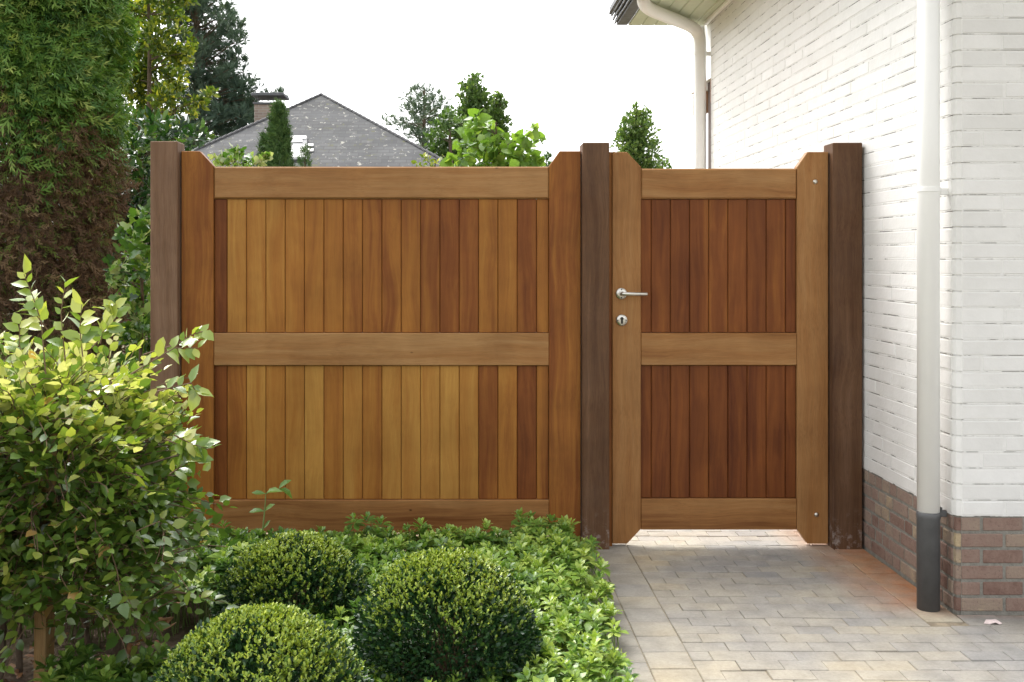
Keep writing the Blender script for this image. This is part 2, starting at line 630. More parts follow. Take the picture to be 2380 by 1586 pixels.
WALL_X, FRONT_Y = 1.925, -0.993
RP, RL = 0.088, 0.150
y = 2.4
row = 0
while y > -3.2:
    # border course of blocks along the planting bed
    xs = EDGE_X + 0.160 + (0.5 * RL if row % 2 else 0.0)
    if row % 2: paver(EDGE_X + 0.160, xs, y - RP, y)
    xmax = 4.6 if y <= FRONT_Y - 0.10 else 1.777
    x = xs
    shift = rng.normal(0, 0.004)
    while x < xmax - 0.01:
        x2 = min(x + RL, xmax)
        if xmax - x2 < 0.035: x2 = xmax
        right = max(0.0, min(0.36, (x - 1.1) * 0.22)) if y < -0.4 else 0.0
        paver(x + (shift if x > xs else 0), x2 + (shift if x2 < xmax else 0), y - RP, y, right)
        x = x2
    y -= RP
    row += 1
y = 2.4
while y > -3.2:
    paver(EDGE_X, EDGE_X + 0.158, y - 0.158, y)
    paver(EDGE_X - 0.160, EDGE_X - 0.002, y - 0.10, y + 0.058)
    y -= 0.158
y = 2.4
while y > FRONT_Y - 0.08:
    paver(1.779, WALL_X - 0.004, y - 0.158, y)
    y -= 0.158
yb_ = 2.4
while yb_ > FRONT_Y - 0.10: yb_ -= RP
x = WALL_X + 0.002
while x < 4.6:
    paver(x, x + 0.150, yb_, FRONT_Y - 0.004, 0.15)
    x += 0.150
tag(pv.build('paving', M['paver']), kind='structure')
pj = MB()
pj.add([(EDGE_X - 0.166, -3.4, -0.0045), (4.8, -3.4, -0.0045), (4.8, 2.47, -0.0045), (EDGE_X - 0.166, 2.47, -0.0045)], [(0, 1, 2, 3)])
tag(pj.build('paving_joint_sand', M['joint']), kind='structure')
dj = MB()
v, f = grid_sheet(-3.2, EDGE_X - 0.168, -0.10, 9.0, 60, 120, lambda X, Y: 0.0 + 0.004 * noise2(X, Y, 12, 5))
dj.add(v, f)
M['gravel'] = plain('pale_gravel', (0.36, 0.29, 0.21), 0.95, noise=0.3, nscale=60, bump=0.8, bscale=160, spec=0.1)
tag(dj.build('gravel_drive', M['gravel']), kind='structure')

# ------------------------------------------------------------------ gate posts
GY0, GY1 = 0.0, 0.048       # front and back face of the gate leaves


def gate_post(label, xa, xb, ytop, ybot, tone, yf=-0.045, stop=None):
    z0, z1 = gz(ybot) - 0.002, gz(ytop)
    xc = (gx(xa) + gx(xb)) / 2
    t = thing('gate_post', label, 'gate post', (xc, 0.02, 0), 'dark hardwood gate posts')
    p = MB()
    p.box(gx(xa), gx(xb), yf, yf + 0.135, -0.06, z1, 0.004, tone)
    p.build('post', M['post'], t)
    if stop:
        s = MB()
        s.box(gx(stop[0]), gx(stop[1]), yf + 0.055, yf + 0.105, -0.01, gz(stop[2]), 0.002, tone - 0.05)
        s.build('gate_stop', M['stile'], t)
    return t


gate_post('weathered grey-brown gate post behind the leafy hedge at the left end of the gate', 351.5, 413.5, 327, 1262, 0.75)
gate_post('dark gate post between the wide gate and the narrow gate, splashed white at its foot', 1336.5, 1397.5, 330, 1258, 0.42,
          stop=(1397.8, 1407.5, 349))
gate_post('dark red-brown gate post standing against the white house wall', 1906.5, 1974, 330.5, 1257, 0.36)


# ------------------------------------------------------------------ gate leaves
def stile_poly(xa, xb, ytop, ybot, cut, side, cut_bottom=True):
    x0, x1, z0, z1 = gx(xa), gx(xb), gz(ybot), gz(ytop)
    cx, cz = cut[0] * K / 480, cut[1] * K / 480
    if side == 'R':
        p = [(x0, z0)] + ([(x1 - cx, z0), (x1, z0 + cz)] if cut_bottom else [(x1, z0)]) + [(x1, z1 - cz), (x1 - cx, z1), (x0, z1)]
    else:
        p = ([(x0, z0 + cz), (x0 + cx, z0)] if cut_bottom else [(x0, z0)]) + [(x1, z0), (x1, z1), (x0 + cx, z1), (x0, z1 - cz)]
    return p


def gate_leaf(name, label, xl, xr, sl, sr, ytop, rails, joints, tones, panels, stile_tones, stile_mats, rail_tones, ybot):
    t = thing(name, label, 'gate', ((gx(xl) + gx(xr)) / 2, 0.024, 0))
    a = MB(); a.prism(stile_poly(xl, sl, ytop, ybot, (32, 34), 'R'), GY0, GY1, 0.003, stile_tones[0])
    a.build('stile', stile_mats[0], t)
    a = MB(); a.prism(stile_poly(sr, xr, ytop, ybot, (24, 34), 'L'), GY0, GY1, 0.003, stile_tones[1])
    a.build('stile', stile_mats[1], t)
    for (ya, yb), tn in zip(rails, rail_tones):
        a = MB()
        x0, x1, z0, z1 = gx(sl) + 0.0006, gx(sr) - 0.0006, gz(yb), gz(ya)
        a.prism([(x0, z0), (x1, z0), (x1, z1), (x0, z1)], GY0 + 0.003, GY1 - 0.003, 0.007 if ya < 500 else 0.0035, tn)
        a.build('rail', M['rail'], t)
    for k, (ya, yb) in enumerate(panels):
        a = MB()
        ed = [sl] + list(joints) + [sr]
        z0, z1 = gz(yb) + 0.001, gz(ya) - 0.001
        for i in range(len(ed) - 1):
            x0, x1 = gx(ed[i]) + (0.0012 if i else 0.001), gx(ed[i + 1]) - (0.0012 if i < len(ed) - 2 else 0.001)
            a.prism([(x0, z0), (x1, z0), (x1, z1), (x0, z1)], GY0 + 0.0185, GY1 - 0.008, 0.003, tones[k][i])
        # tongues closing the board joints
        a.box(gx(sl) + 0.002, gx(sr) - 0.002, GY0 + 0.027, GY1 - 0.012, z0 + 0.001, z1 - 0.001, 0, 0.02)
        a.build('board_panel', M['board'], t)
    return t


up = [.22, .72, .66, .70, .62, .55, .60, .47, .42, .45, .50, .36, .30, .33, .52, .50, .30, .48]
lo = [.26, .50, .80, .66, .74, .88, .62, .74, .55, .78, .86, .76, .88, .74, .34, .60, .20, .46]
wide = gate_leaf('wide_gate', 'wide wooden gate leaf with vertical boards and no handle, behind the box balls', 416.5, 1334.5, 490.5, 1262, 347.5,
                 [(383, 456.5), (766, 840.5), (1150, 1225)],
                 [520 + 44.6 * i for i in range(17)], [up, lo], [(456.5, 766), (840.5, 1150)],
                 [0.46, 0.40], [M['stile'], M['stile']], [0.72, 0.70, 0.34], 1250)
pu = [.24, .21, .18, .24, .31, .24, .23, .27, .16]
pl = [.20, .14, .18, .20, .17, .14, .17, .20, .15]
ped = gate_leaf('narrow_gate', 'narrow wooden gate leaf with silver lever handle, next to the white wall', 1407, 1903.5, 1473, 1832, 349.5,
                [(387.5, 457), (766, 840), (1147, 1218)],
                [1498 + 44.2 * i for i in range(8)], [pu, pl], [(457, 766), (840, 1147)],
                [0.50, 0.56], [M['stile_pale'], M['stile_pale']], [0.62, 0.56, 0.40], 1250)

# handle, lock plate, bolts
hx, hz = gx(1427.5), gz(675)
h = MB()
rr = 13 * K / 480
h.lathe((hx, GY0 - 0.0005, hz), (0, -1, 0), [(0, rr), (0.005, rr), (0.0085, rr * 0.93), (0.0095, rr * 0.5)], 32)
ros = h.build('handle', M['metal'], ped, True)
lv = MB()
r_l = 0.0088
lv.tube([(hx, GY0 - 0.008, hz), (hx, GY0 - 0.035, hz), (hx + 0.004, GY0 - 0.045, hz), (hx + 0.014, GY0 - 0.050, hz), (hx + 0.05, GY0 - 0.051, hz - 0.0005),
         (hx + 0.116, GY0 - 0.051, hz - 0.001), (hx + 0.1185, GY0 - 0.051, hz - 0.001)], [0.0095, r_l, r_l, r_l, r_l, r_l, 0.006], 14)
lv.build('lever', M['metal'], ros, True)
for s in (-1, 1):
    sc = MB(); sc.lathe((hx, GY0 - 0.0088, hz + s * rr * 0.72), (0, -1, 0), [(0, 0.0035), (0.002, 0.003)], 10)
    sc.build('screw', M['hole'], ros)
kx, kz = gx(1428.5), gz(736)
k = MB()
k.lathe((kx, GY0 - 0.0005, kz), (0, -1, 0), [(0, rr), (0.005, rr), (0.0085, rr * 0.93), (0.0095, rr * 0.5)], 32)
esc = k.build('lock_plate', M['metal'], ped, True)
k = MB()
k.lathe((kx, GY0 - 0.0095, kz + 0.0075), (0, -1, 0), [(0, 0.0085), (0.002, 0.008)], 18)
k.box(kx - 0.005, kx + 0.005, GY0 - 0.0117, GY0 - 0.009, kz - 0.017, kz + 0.004, 0.001)
k.build('keyhole', M['hole'], esc)
for s in (-1, 1):
    k = MB(); k.lathe((kx + s * rr * 0.72, GY0 - 0.0088, kz), (0, -1, 0), [(0, 0.0035), (0.002, 0.003)], 10)
    k.build('screw', M['hole'], esc)
for (bx, by) in ((1873, 418), (1876, 1183)):
    k = MB()
    k.lathe((gx(bx), GY0, gz(by)), (0, -1, 0), [(0, 0.0115), (0.003, 0.0112), (0.0065, 0.008), (0.008, 0.003)], 16)
    k.build('bolt', M['metal'], ped, True)

# ------------------------------------------------------------------ white brick house
house = thing('brick_house', 'white painted brick house with bare brick plinth and white drainpipes', 'house', (WALL_X, FRONT_Y, 0))
CP, BL = 0.063, 0.168      # course pitch, stretcher pitch
ZP = 0.385                 # top of the bare plinth
YB = 3.175                 # far end of the side wall
ZT = 3.30
XF = 4.6                   # front wall runs out of the picture
CH = 0.026                 # rounded outer corner


def courses(z0, z1):
    out = []
    z = ZP - 6 * CP
    while z < z1 - 0.01:
        if z >= z0 - 0.01: out.append(z)
        z += CP
    return out


def brick_wall(zlo, zhi, mats, name, bed, proud, painted):
    w = MB()
    # core just behind the brick faces: mortar
    mo = 1
    z0 = -0.06 if zlo < 0.1 else zlo
    w.box(WALL_X + proud, WALL_X + 0.10, FRONT_Y + CH, YB, z0, zhi, 0, 0.5, mo)
    w.box(WALL_X + CH, XF, FRONT_Y + proud, FRONT_Y + 0.10, z0, zhi, 0, 0.5, mo)
    # splayed corner
    c0 = np.array([(WALL_X + proud * 1.2, FRONT_Y + CH), (WALL_X + 0.35 * CH, FRONT_Y + 0.35 * CH), (WALL_X + CH, FRONT_Y + proud * 1.2)])
    for r, z in enumerate(courses(zlo, zhi)):
        za, zb = z + bed / 2, z + CP - bed / 2
        if zb > zhi: zb = zhi - 0.001
        # side wall, mixed bond of short bricks
        y = FRONT_Y + CH
        p = (0.5 if r % 2 else 1.0) * BL * 0.52
        first = True
        while y < YB - 0.005:
            L = (p if first else (BL * 0.5 if (rng.random() < 0.55) else BL)) * (rng.integers(3, 11) if painted else 1)
            first = False
            y2 = min(y + L, YB)
            if YB - y2 < 0.03: y2 = YB
            hb = bed / 2
            j = rotm(rng.normal(0, 0.001 if painted else 0.004), rng.normal(0, 0.007 if painted else 0.012), rng.normal(0, 0.0006 if painted else 0.008))
            dx = rng.normal(0, 0.0004 if painted else 0.0012)
            w.box(WALL_X + dx, WALL_X + 0.05, y + (hb if y > FRONT_Y + CH + 0.01 else 0.001), y2 - hb, za + rng.normal(0, 0.0007), zb + rng.normal(0, 0.0007), 0.0042 if painted else 0.003, rng.random() * (1 if painted else .75) + (0 if painted else .1), 0, j)
            y = y2
        x = WALL_X + CH
        p = (0.47 if r % 2 else 1.0) * BL
        first = True
        while x < XF - 0.02:
            L = (p if first else BL) * (rng.integers(1, 4) if painted else 1)
            first = False
            x2 = min(x + L, XF)
            hb = bed / 2
            j = rotm(rng.normal(0, 0.007 if painted else 0.012), rng.normal(0, 0.001 if painted else 0.004), rng.normal(0, 0.001 if painted else 0.006))
            w.box(x + (hb if x > WALL_X + CH + 0.01 else 0.001), x2 - hb, FRONT_Y + rng.normal(0, 0.0005), FRONT_Y + 0.05, za + rng.normal(0, 0.0007), zb + rng.normal(0, 0.0007), 0.0042 if painted else 0.003, rng.random() * (1 if painted else .75) + (0 if painted else .1), 0, j)
            x = x2
        # corner piece of this course
        tn = rng.random()
        vs = [(a, b, zz) for zz in (za, zb) for a, b in c0] + [(WALL_X + 0.05, FRONT_Y + 0.05, za), (WALL_X + 0.05, FRONT_Y + 0.05, zb)]
        w.add(vs, [(0, 3, 4, 1), (1, 4, 5, 2), (3, 7, 5, 4), (0, 1, 2, 6), (0, 6, 7, 3), (2, 5, 7, 6)], tn, 0)
        if painted:      # hairline gap under each course, on the upper part of the bed joint
            yy = FRONT_Y + CH
            w.box(WALL_X + proud - 0.0010, WALL_X + proud + 0.002, FRONT_Y + CH, YB, za - 0.0042, za - 0.0012, 0, 0.5, 2)
            w.box(WALL_X + CH, XF, FRONT_Y + proud - 0.0010, FRONT_Y + proud + 0.002, za - 0.0032, za - 0.0012, 0, 0.5, 2)
    vs = [(a + 0.004, b + 0.004, zz) for zz in (z0, zhi) for a, b in c0]
    w.add(vs, [(0, 3, 4, 1), (1, 4, 5, 2)], 0.5, mo)
    return w.build(name, mats, house)


brick_wall(ZP, ZT, [M['white'], M['white_mortar'], M['crack']], 'wall', 0.0062, 0.0013, True)
brick_wall(-0.02, ZP, [M['brick'], M['mortar']], 'plinth', 0.0125, 0.0045, False)
# inner body of the house (roof space floor and rear), so that the volume is closed
w = MB()
w.box(WALL_X + 0.1005, 6.5, YB - 0.15, YB, -0.06, ZT, 0, 0.5)
w.box(6.40, 6.5, FRONT_Y + 0.11, YB - 0.151, -0.06, ZT, 0, 0.5)
w.build('rear_wall', M['white_mortar'], house)

# return of the house beyond the side wall
w = MB()
w.box(1.888, 2.30, 3.50, 3.75, P(0, 211, 8.8).z, 3.30, 0.004, 0.6)
w.box(1.945, 2.30, YB + 0.002, 3.498, P(0, 186, 8.6).z, 3.30, 0.004, 0.5)
w.build('wall_return', M['white'], house)
w = MB()
w.box(1.908, 2.0, 3.55, 3.75, P(0, 260, 8.8).z, P(0, 211, 8.8).z - 0.002, 0.003, 0.3)
w.build('window_frame', M['timber'], house)
w = MB()
w.box(1.950, 2.0, YB + 0.003, 3.30, P(0, 240, 8.6).z, P(0, 186, 8.6).z - 0.002, 0.003, 0.3)
w.build('window_frame', M['timber'], house)
w = MB()
w.box(1.952, 2.0, YB + 0.003, 3.30, 0.0, P(0, 240, 8.6).z - 0.002, 0.003, 0.3)
w.build('window_frame', M['dark_wood'], house)
w = MB()
w.box(1.972, 2.02, 3.302, 3.48, 0.0, P(0, 186, 8.6).z - 0.002, 0.003, 0.3)
w.build('window_frame', M['dark_wood'], house)

# eaves
SOF = 3.262
XO = 1.214
yo0, yo1 = -2.0, 3.42
s = MB()
nb = 6
xs = np.linspace(XO + 0.105, WALL_X + 0.02, nb + 1)
for i in range(nb):
    s.box(xs[i] + 0.0015, xs[i + 1] - 0.0015, yo0, yo1, SOF, SOF + 0.02, 0.004, rng.random())
s.build('soffit', M['soffit'], house)
w = MB()
w.box(WALL_X - 0.035, WALL_X - 0.006, yo0, YB + 0.1, SOF - 0.03, SOF - 0.001, 0.004)
w.build('cover_strip', M['pvc'], house)
s = MB()
# slate faced fascia: overlapping courses along the eave, and the flared tile edge above
nf = 26
ys = np.linspace(yo0, yo1 + 0.05, nf + 1)
for c in range(4):
    for i in range(nf):
        sh = 0.5 * (ys[1] - ys[0]) if c % 2 else 0.0
        ya, yb = ys[i] + sh + 0.003, ys[i + 1] + sh - 0.003
        xa, za = XO - 0.013 * c + 0.0015 * (i % 2), SOF + 0.02 + 0.03 * c
        s.box(xa, xa + 0.012, ya, min(yb, yo1 + 0.05), za, za + 0.045, 0.002, rng.random(), 0, rotm(0, -0.25, 0))
s.box(XO + 0.014, XO + 0.10, yo0, yo1 + 0.01, SOF + 0.005, SOF + 0.15, 0.003, 0.3)
s.box(XO - 0.045, XO + 0.012, yo0, yo1 + 0.01, SOF + 0.105, SOF + 0.15, 0.003, 0.3)
# gable end slates facing the camera side
s.build('fascia', M['slate'], house)
s = MB()
tip = np.array([P(1416 / K, 25 / K, 8.65).x, SOF + 0.11])
rp = 58
L = 4.2
dx, dz = math.cos(R(rp)), math.sin(R(rp))
a0 = tip
a1 = tip + L * np.array([dx, dz])
th = np.array([dz, -dx]) * 0.03
vs = []
for yy in (yo0, yo1 + 0.06):
    for q in (a0, a1, a1 + th, a0 + th): vs.append((q[0], yy, q[1]))
s.add(vs, [(0, 1, 2, 3), (7, 6, 5, 4), (0, 4, 5, 1), (1, 5, 6, 2), (2, 6, 7, 3), (3, 7, 4, 0)], 0.5)
# other slope
b1 = np.array([a1[0] + (a1[0] - a0[0]), a0[1]])
vs = []
for yy in (yo0, yo1 + 0.06):
    for q in (a1 + np.array([0.002, 0]), b1, b1 - np.array([dz, dx]) * 0.03, a1 + np.array([0.002, -0.05])): vs.append((q[0], yy, q[1]))
s.add(vs, [(3, 2, 1, 0), (4, 5, 6, 7), (1, 5, 4, 0), (2, 6, 5, 1), (3, 7, 6, 2), (0, 4, 7, 3)], 0.5)
s.build('roof', M['slate'], house)


def ring(mb, c, r0, z0, z1, n=32):
    mb.lathe((c[0], c[1], z0), (0, 0, 1), [(0, r0), (0.001, r0 + 0.0025), (z1 - z0 - 0.001, r0 + 0.0025), (z1 - z0, r0)], n)


# near drainpipe
pc = (1.850, -0.925)
pr = 0.0425
dp = MB()
zjoin = P(0, 1178, 4.26).z
dp.lathe((pc[0], pc[1], zjoin), (0, 0, 1), [(0, pr), (3.4 - zjoin, pr)], 40)
d1 = dp.build('drainpipe', M['pvc'], house, True)
dp = MB()
ring(dp, pc, pr, P(0, 441, 4.26).z, P(0, 430, 4.26).z, 40)
dp.box(pc[0] + pr * 0.7, WALL_X + 0.002, pc[1] - 0.008, pc[1] + 0.008, P(0, 448, 4.26).z, P(0, 432, 4.26).z, 0.002)
dp.build('pipe_clip', M['pvc'], d1)
dp = MB()
dp.lathe((pc[0], pc[1], 0.001), (0, 0, 1), [(0, pr + 0.001), (zjoin - 0.03, pr + 0.0015), (zjoin - 0.028, pr + 0.003), (zjoin - 0.004, pr + 0.003), (zjoin - 0.002, pr + 0.0012)], 40)
d2 = dp.build('pipe_foot', M['pipe_dark'], d1, True)
dp = MB()
dp.box(pc[0] + pr * 0.8, WALL_X - 0.004, pc[1] - 0.010, pc[1] + 0.010, zjoin - 0.022, zjoin + 0.004, 0.003)
dp.box(pc[0] + pr * 0.98, pc[0] + pr * 0.98 + 0.008, pc[1] - 0.016, pc[1] - 0.002, zjoin + 0.001, zjoin + 0.018, 0.002)
dp.build('pipe_clip', M['pipe_dark'], d1)

# far drainpipe with its swan neck
dp = MB()
ZF = 8.45
q = P(1627 / K, 300 / K, ZF)
fx, fy = q.x, q.y
pr2 = 0.0475
path = []
pts = [P(1494 / K, -40 / K, 7.75), P(1494 / K, -5 / K, 7.78), P(1498 / K, 12 / K, 7.80), P(1510 / K, 22 / K, 7.83), P(1530 / K, 31 / K, 7.89), P(1590 / K, 54 / K, 8.27), P(1610 / K, 64 / K, 8.38), P(1622 / K, 75 / K, 8.44),
       P(1626.5 / K, 90 / K, 8.45), Vector((fx, fy, P(0, 110 / K, ZF).z)), Vector((fx, fy, 0.0))]
pts[0].z = max(pts[0].z, SOF + 0.03)
# smooth
sp = [np.array(p) for p in pts]
for _ in range(2):
    o = [sp[0]]
    for i in range(len(sp) - 1):
        o += [0.75 * sp[i] + 0.25 * sp[i + 1], 0.25 * sp[i] + 0.75 * sp[i + 1]]
    o.append(sp[-1])
    sp = o
dp.tube(sp, pr2, 24)
d3 = dp.build('drainpipe', M['pvc'], house, True)
dp = MB()
ring(dp, (fx, fy), pr2, P(0, 128 / K, ZF).z, P(0, 120 / K, ZF).z)
dp.box(fx + pr2 * 0.7, 1.947, fy - 0.01, fy + 0.01, P(0, 130 / K, ZF).z, P(0, 121 / K, ZF).z, 0.002)
dp.build('pipe_clip', M['pvc'], d3)

# scrap of litter on the paving
lt = MB()
c = P(2277, 1434, 4.12)
vs, fs = [], []
outl = [(-.030, -.006), (-.012, .004), (.006, .007), (.020, .003), (.029, -.008), (.016, -.011), (.004, -.0105), (-.014, -.010)]
zs = [.004, .010, .007, .012, .006, .005, .012, .005]
for (a, b), zz in zip(outl, zs): vs.append((c.x + a * 1.15, c.y + b * 2.6, zz))
vs.append((c.x, c.y, 0.013))
fs = [(i, (i + 1) % 8, 8) for i in range(8)]
n0 = len(vs)
vs2 = [(x, y, z - 0.0012) for x, y, z in vs]
lt.add(vs + vs2, fs + [(f[2] + n0, f[1] + n0, f[0] + n0) for f in fs] + [(i, i + n0, (i + 1) % 8 + n0, (i + 1) % 8) for i in range(8)])
M['litter'] = plain('pinkish_paper', (0.72, 0.60, 0.58), 0.7, noise=0.15, nscale=60)
tag(lt.build('paper_scrap', M['litter'], origin=(c.x, c.y, 0)), 'small crumpled pale pink scrap lying on the paving by the house corner', 'litter')

# ------------------------------------------------------------------ foliage helpers
def unit(v):
    return v / (np.linalg.norm(v, axis=-1, keepdims=True) + 1e-9)


# leaf templates: x across, y along, z up
T_OVATE = (np.array([(0, 0, 0), (-.27, .28, .06), (0, .30, 0), (.27, .28, .06), (-.25, .62, .03), (0, .66, -.03), (.25, .62, .03), (0, 1, -.10)], float),
           [(0, 2, 1), (0, 3, 2), (1, 2, 5, 4), (2, 3, 6, 5), (4, 5, 7), (5, 6, 7)])
T_OVAL = (np.array([(0, 0, 0), (-.26, .35, .06), (.26, .35, .06), (-.22, .75, .02), (.22, .75, .02), (0, 1, -.05), (0, .4, -.02)], float),
          [(0, 6, 1), (0, 2, 6), (1, 6, 5, 3), (6, 2, 4, 5)])
T_LANCE = (np.array([(0, 0, 0), (-.14, .35, .04), (0, .4, 0), (.14, .35, .04), (-.17, .68, -.02), (0, .72, -.07), (.17, .68, -.02), (0, 1, -.2)], float),
           [(0, 2, 1), (0, 3, 2), (1, 2, 5, 4), (2, 3, 6, 5), (4, 5, 7), (5, 6, 7)])
T_HEART = (np.array([(0, .08, 0), (-.30, -.05, .05), (-.48, .25, .06), (-.34, .62, .0), (0, 1, -.14), (.34, .62, .0), (.48, .25, .06), (.30, -.05, .05), (0, .45, -.03)], float),
           [(0, 8, 1), (1, 8, 2), (2, 8, 3), (3, 8, 4), (4, 8, 5), (5, 8, 6), (6, 8, 7), (7, 8, 0)])
T_IVY = (np.array([(0, .1, 0), (-.35, -.05, .02), (-.5, .3, .04), (-.25, .42, 0), (-.28, .72, .0), (0, 1, -.1), (.28, .72, 0), (.25, .42, 0), (.5, .3, .04), (.35, -.05, .02), (0, .4, -.03)], float),
         [(i, 10, (i + 1) % 10)[::-1] for i in range(10)])
T_QUAD = (np.array([(0, 0, 0), (-.35, .5, .05), (.35, .5, .05), (0, 1, -.05)], float), [(0, 2, 1), (1, 2, 3)])


def _frond():
    vs, fs = [], []

    def dia(p, d, L, w):
        n = len(vs)
        d = np.array(d) / np.linalg.norm(d)
        s = np.array([d[1], -d[0]])
        p = np.array(p)
        m = p + d * L * .45
        e = p + d * L
        bend = lambda q: (q[0], q[1], -.28 * q[1] ** 2 - .25 * abs(q[0]) ** 1.5)
        vs.extend([bend(p), bend(m + s * w), bend(e), bend(m - s * w)])
        fs.append((n, n + 1, n + 2, n + 3))
    dia((0, 0), (0, 1), .6, .022)
    dia((0, .5), (0, 1), .5, .040)
    for t, sg in ((.12, 1), (.26, -1), (.40, 1), (.54, -1), (.68, 1), (.80, -1)):
        L = .44 * (1 - .45 * t)
        dia((0, t), (sg * .62, .78), L, .042)
    return np.array(vs), fs


T_FROND = _frond()


def _tuft(n=13, seed=3):
    r = np.random.default_rng(seed)
    vs, fs = [], []
    for i in range(n):
        a = r.uniform(0, 6.283)
        sp = r.uniform(.15, .75)
        d = np.array([math.cos(a) * sp, 1.0, math.sin(a) * sp])
        d /= np.linalg.norm(d)
        s = np.cross(d, r.normal(size=3)); s /= np.linalg.norm(s)
        k = len(vs)
        b = np.array([0, r.uniform(0, .45), 0])
        e = b + d * r.uniform(.5, .75)
        vs += [b - s * .03, b + s * .03, e]
        fs.append((k, k + 1, k + 2))
    return np.array(vs), fs


T_TUFT = _tuft()


def leaves(name, Pn, A, Nn, S, tone, tmpl, mat, parent, width=1.0, twigs=None, tmat=None, curl=0.25):
    """Pn base points, A growth directions, Nn rough upper-side normals, S sizes"""
    tv, tf = tmpl
    Pn = np.asarray(Pn, float)
    n = len(Pn)
    A = unit(np.asarray(A, float))
    X = unit(np.cross(A, np.asarray(Nn, float)))
    Z = np.cross(X, A)
    S = np.broadcast_to(np.asarray(S, float), (n,))
    wv = width * rng.uniform(.85, 1.15, n)
    cv = rng.normal(1.0, curl * 3, n)
    t = tv[None]
    V = Pn[:, None] + S[:, None, None] * (t[..., 0:1] * X[:, None] * wv[:, None, None] + t[..., 1:2] * A[:, None] + t[..., 2:3] * Z[:, None] * cv[:, None, None])
    k = len(tv)
    V = V.reshape(-1, 3) - wloc(parent) if parent is not None else V.reshape(-1, 3)
    nv = len(V)
    sizes = np.array([len(f) for f in tf])
    flat = np.concatenate([np.array(f) for f in tf])
    loops = (np.arange(n)[:, None] * k + flat[None]).ravel()
    ltot = np.tile(sizes, n)
    lst = np.concatenate([[0], np.cumsum(ltot)[:-1]])
    me = bpy.data.meshes.new(name)
    me.vertices.add(nv)
    me.vertices.foreach_set('co', V.ravel().astype(np.float32))
    me.loops.add(len(loops))
    me.loops.foreach_set('vertex_index', loops.astype(np.int32))
    me.polygons.add(len(ltot))
    me.polygons.foreach_set('loop_start', lst.astype(np.int32))
    me.polygons.foreach_set('loop_total', ltot.astype(np.int32))
    at = me.attributes.new('tone', 'FLOAT', 'POINT')
    at.data.foreach_set('value', np.repeat(np.clip(tone, 0, 1), k).astype(np.float32))
    me.materials.append(mat)
    me.update(calc_edges=True)
    me.validate()
    o = bpy.data.objects.new(name, me)
    COL.objects.link(o)
    if parent is not None: o.parent = parent
    return o


def rdir(n):
    return unit(rng.normal(size=(n, 3)))


def sprays(bases, dirs, length, nleaf, leafsize, planar=0.75, droop=0.25, ang=50, up=(0, 0, 1)):
    """leafy twigs: alternate leaves along each twig, lying roughly in a plane; returns leaf arrays and twig lines"""
    Pn, A, Nn, S, W, lines = [], [], [], [], [], []
    up = np.array(up, float)
    for i, (b, d) in enumerate(zip(bases, dirs)):
        L = length * rng.uniform(.6, 1.25)
        d = d / np.linalg.norm(d)
        nrm = unit(up * planar + rng.normal(size=3) * (1 - planar))
        side = np.cross(d, nrm)
        side /= np.linalg.norm(side) + 1e-9
        nrm = np.cross(side, d)
        m = max(3, int(nleaf * rng.uniform(.7, 1.2)))
        ts = np.linspace(.12, 1, m)
        line = [b]
        for j, t in enumerate(ts):
            p = b + d * L * t + np.array([0, 0, -droop * L * t * t]) + rng.normal(size=3) * L * .02
            line.append(p)
            s = 1 if j % 2 else -1
            a = R(ang * rng.uniform(.7, 1.3)) * (1 if j < m - 1 else .15)
            ax = d * math.cos(a) + side * s * math.sin(a) + nrm * rng.normal(0, .2)
            Pn.append(p); A.append(ax); Nn.append(nrm + rng.normal(size=3) * .35)
            S.append(leafsize * rng.uniform(.65, 1.15) * (1 - .25 * abs(t - .55)))
            W.append(t)
        lines.append(line)
    return np.array(Pn), np.array(A), np.array(Nn), np.array(S), np.array(W), lines


def twig_mesh(name, lines, r, mat, parent, step=2):
    t = MB()
    for ln in lines:
        p = ln[::step] if len(ln) > 4 else ln
        t.tube(p, list(np.linspace(r, r * .45, len(p))), 4, cap=False)
    return t.build(name, mat, parent)


def limb_tree(t, base, top, r0, limbs, mat, name='trunk', bend=0.04):
    """tapered trunk plus limbs [(height fraction, end point, radius)] as one mesh"""
    b = MB()
    base, top = np.array(base, float), np.array(top, float)
    n = 7
    pts = [base + (top - base) * i / n + (rng.normal(size=3) * bend * np.array([1, 1, 0]) if 0 < i < n else 0) for i in range(n + 1)]
    b.tube(pts, list(np.linspace(r0, r0 * .25, n + 1)), 9)
    for h, e, r in limbs:
        i = h * n
        p = pts[int(i)] + (pts[min(int(i) + 1, n)] - pts[int(i)]) * (i - int(i))
        e = np.array(e, float)
        mid = (p + e) / 2 + np.array([0, 0, .12 * np.linalg.norm(e - p)]) * rng.uniform(-.3, 1)
        b.tube([p, mid, e], [r, r * .7, r * .25], 6)
    return b.build(name, mat, t)


M['bark'] = plain('bark', (0.12, 0.09, 0.065), 0.9, noise=0.4, nscale=25, bump=0.6, bscale=60, spec=0.15)
M['twig'] = plain('twig_bark', (0.16, 0.10, 0.06), 0.8, noise=0.3, nscale=30)
M['stake'] = wood('stake_wood', [(0, (0.16, 0.09, 0.035)), (0.5, (0.30, 0.19, 0.08)), (1, (0.42, 0.29, 0.14))], 'z', 0.7, 0.6, 0.4)

# ------------------------------------------------------------------ clipped box balls
M['box_leaf'] = leaf_mat('box_leaf', [(0, (0.010, 0.034, 0.014)), (.35, (0.020, 0.060, 0.020)), (.60, (0.050, 0.110, 0.026)), (.72, (0.17, 0.26, 0.03)), (1, (0.40, 0.46, 0.05))], 0.35, 0.12, spec=0.5)


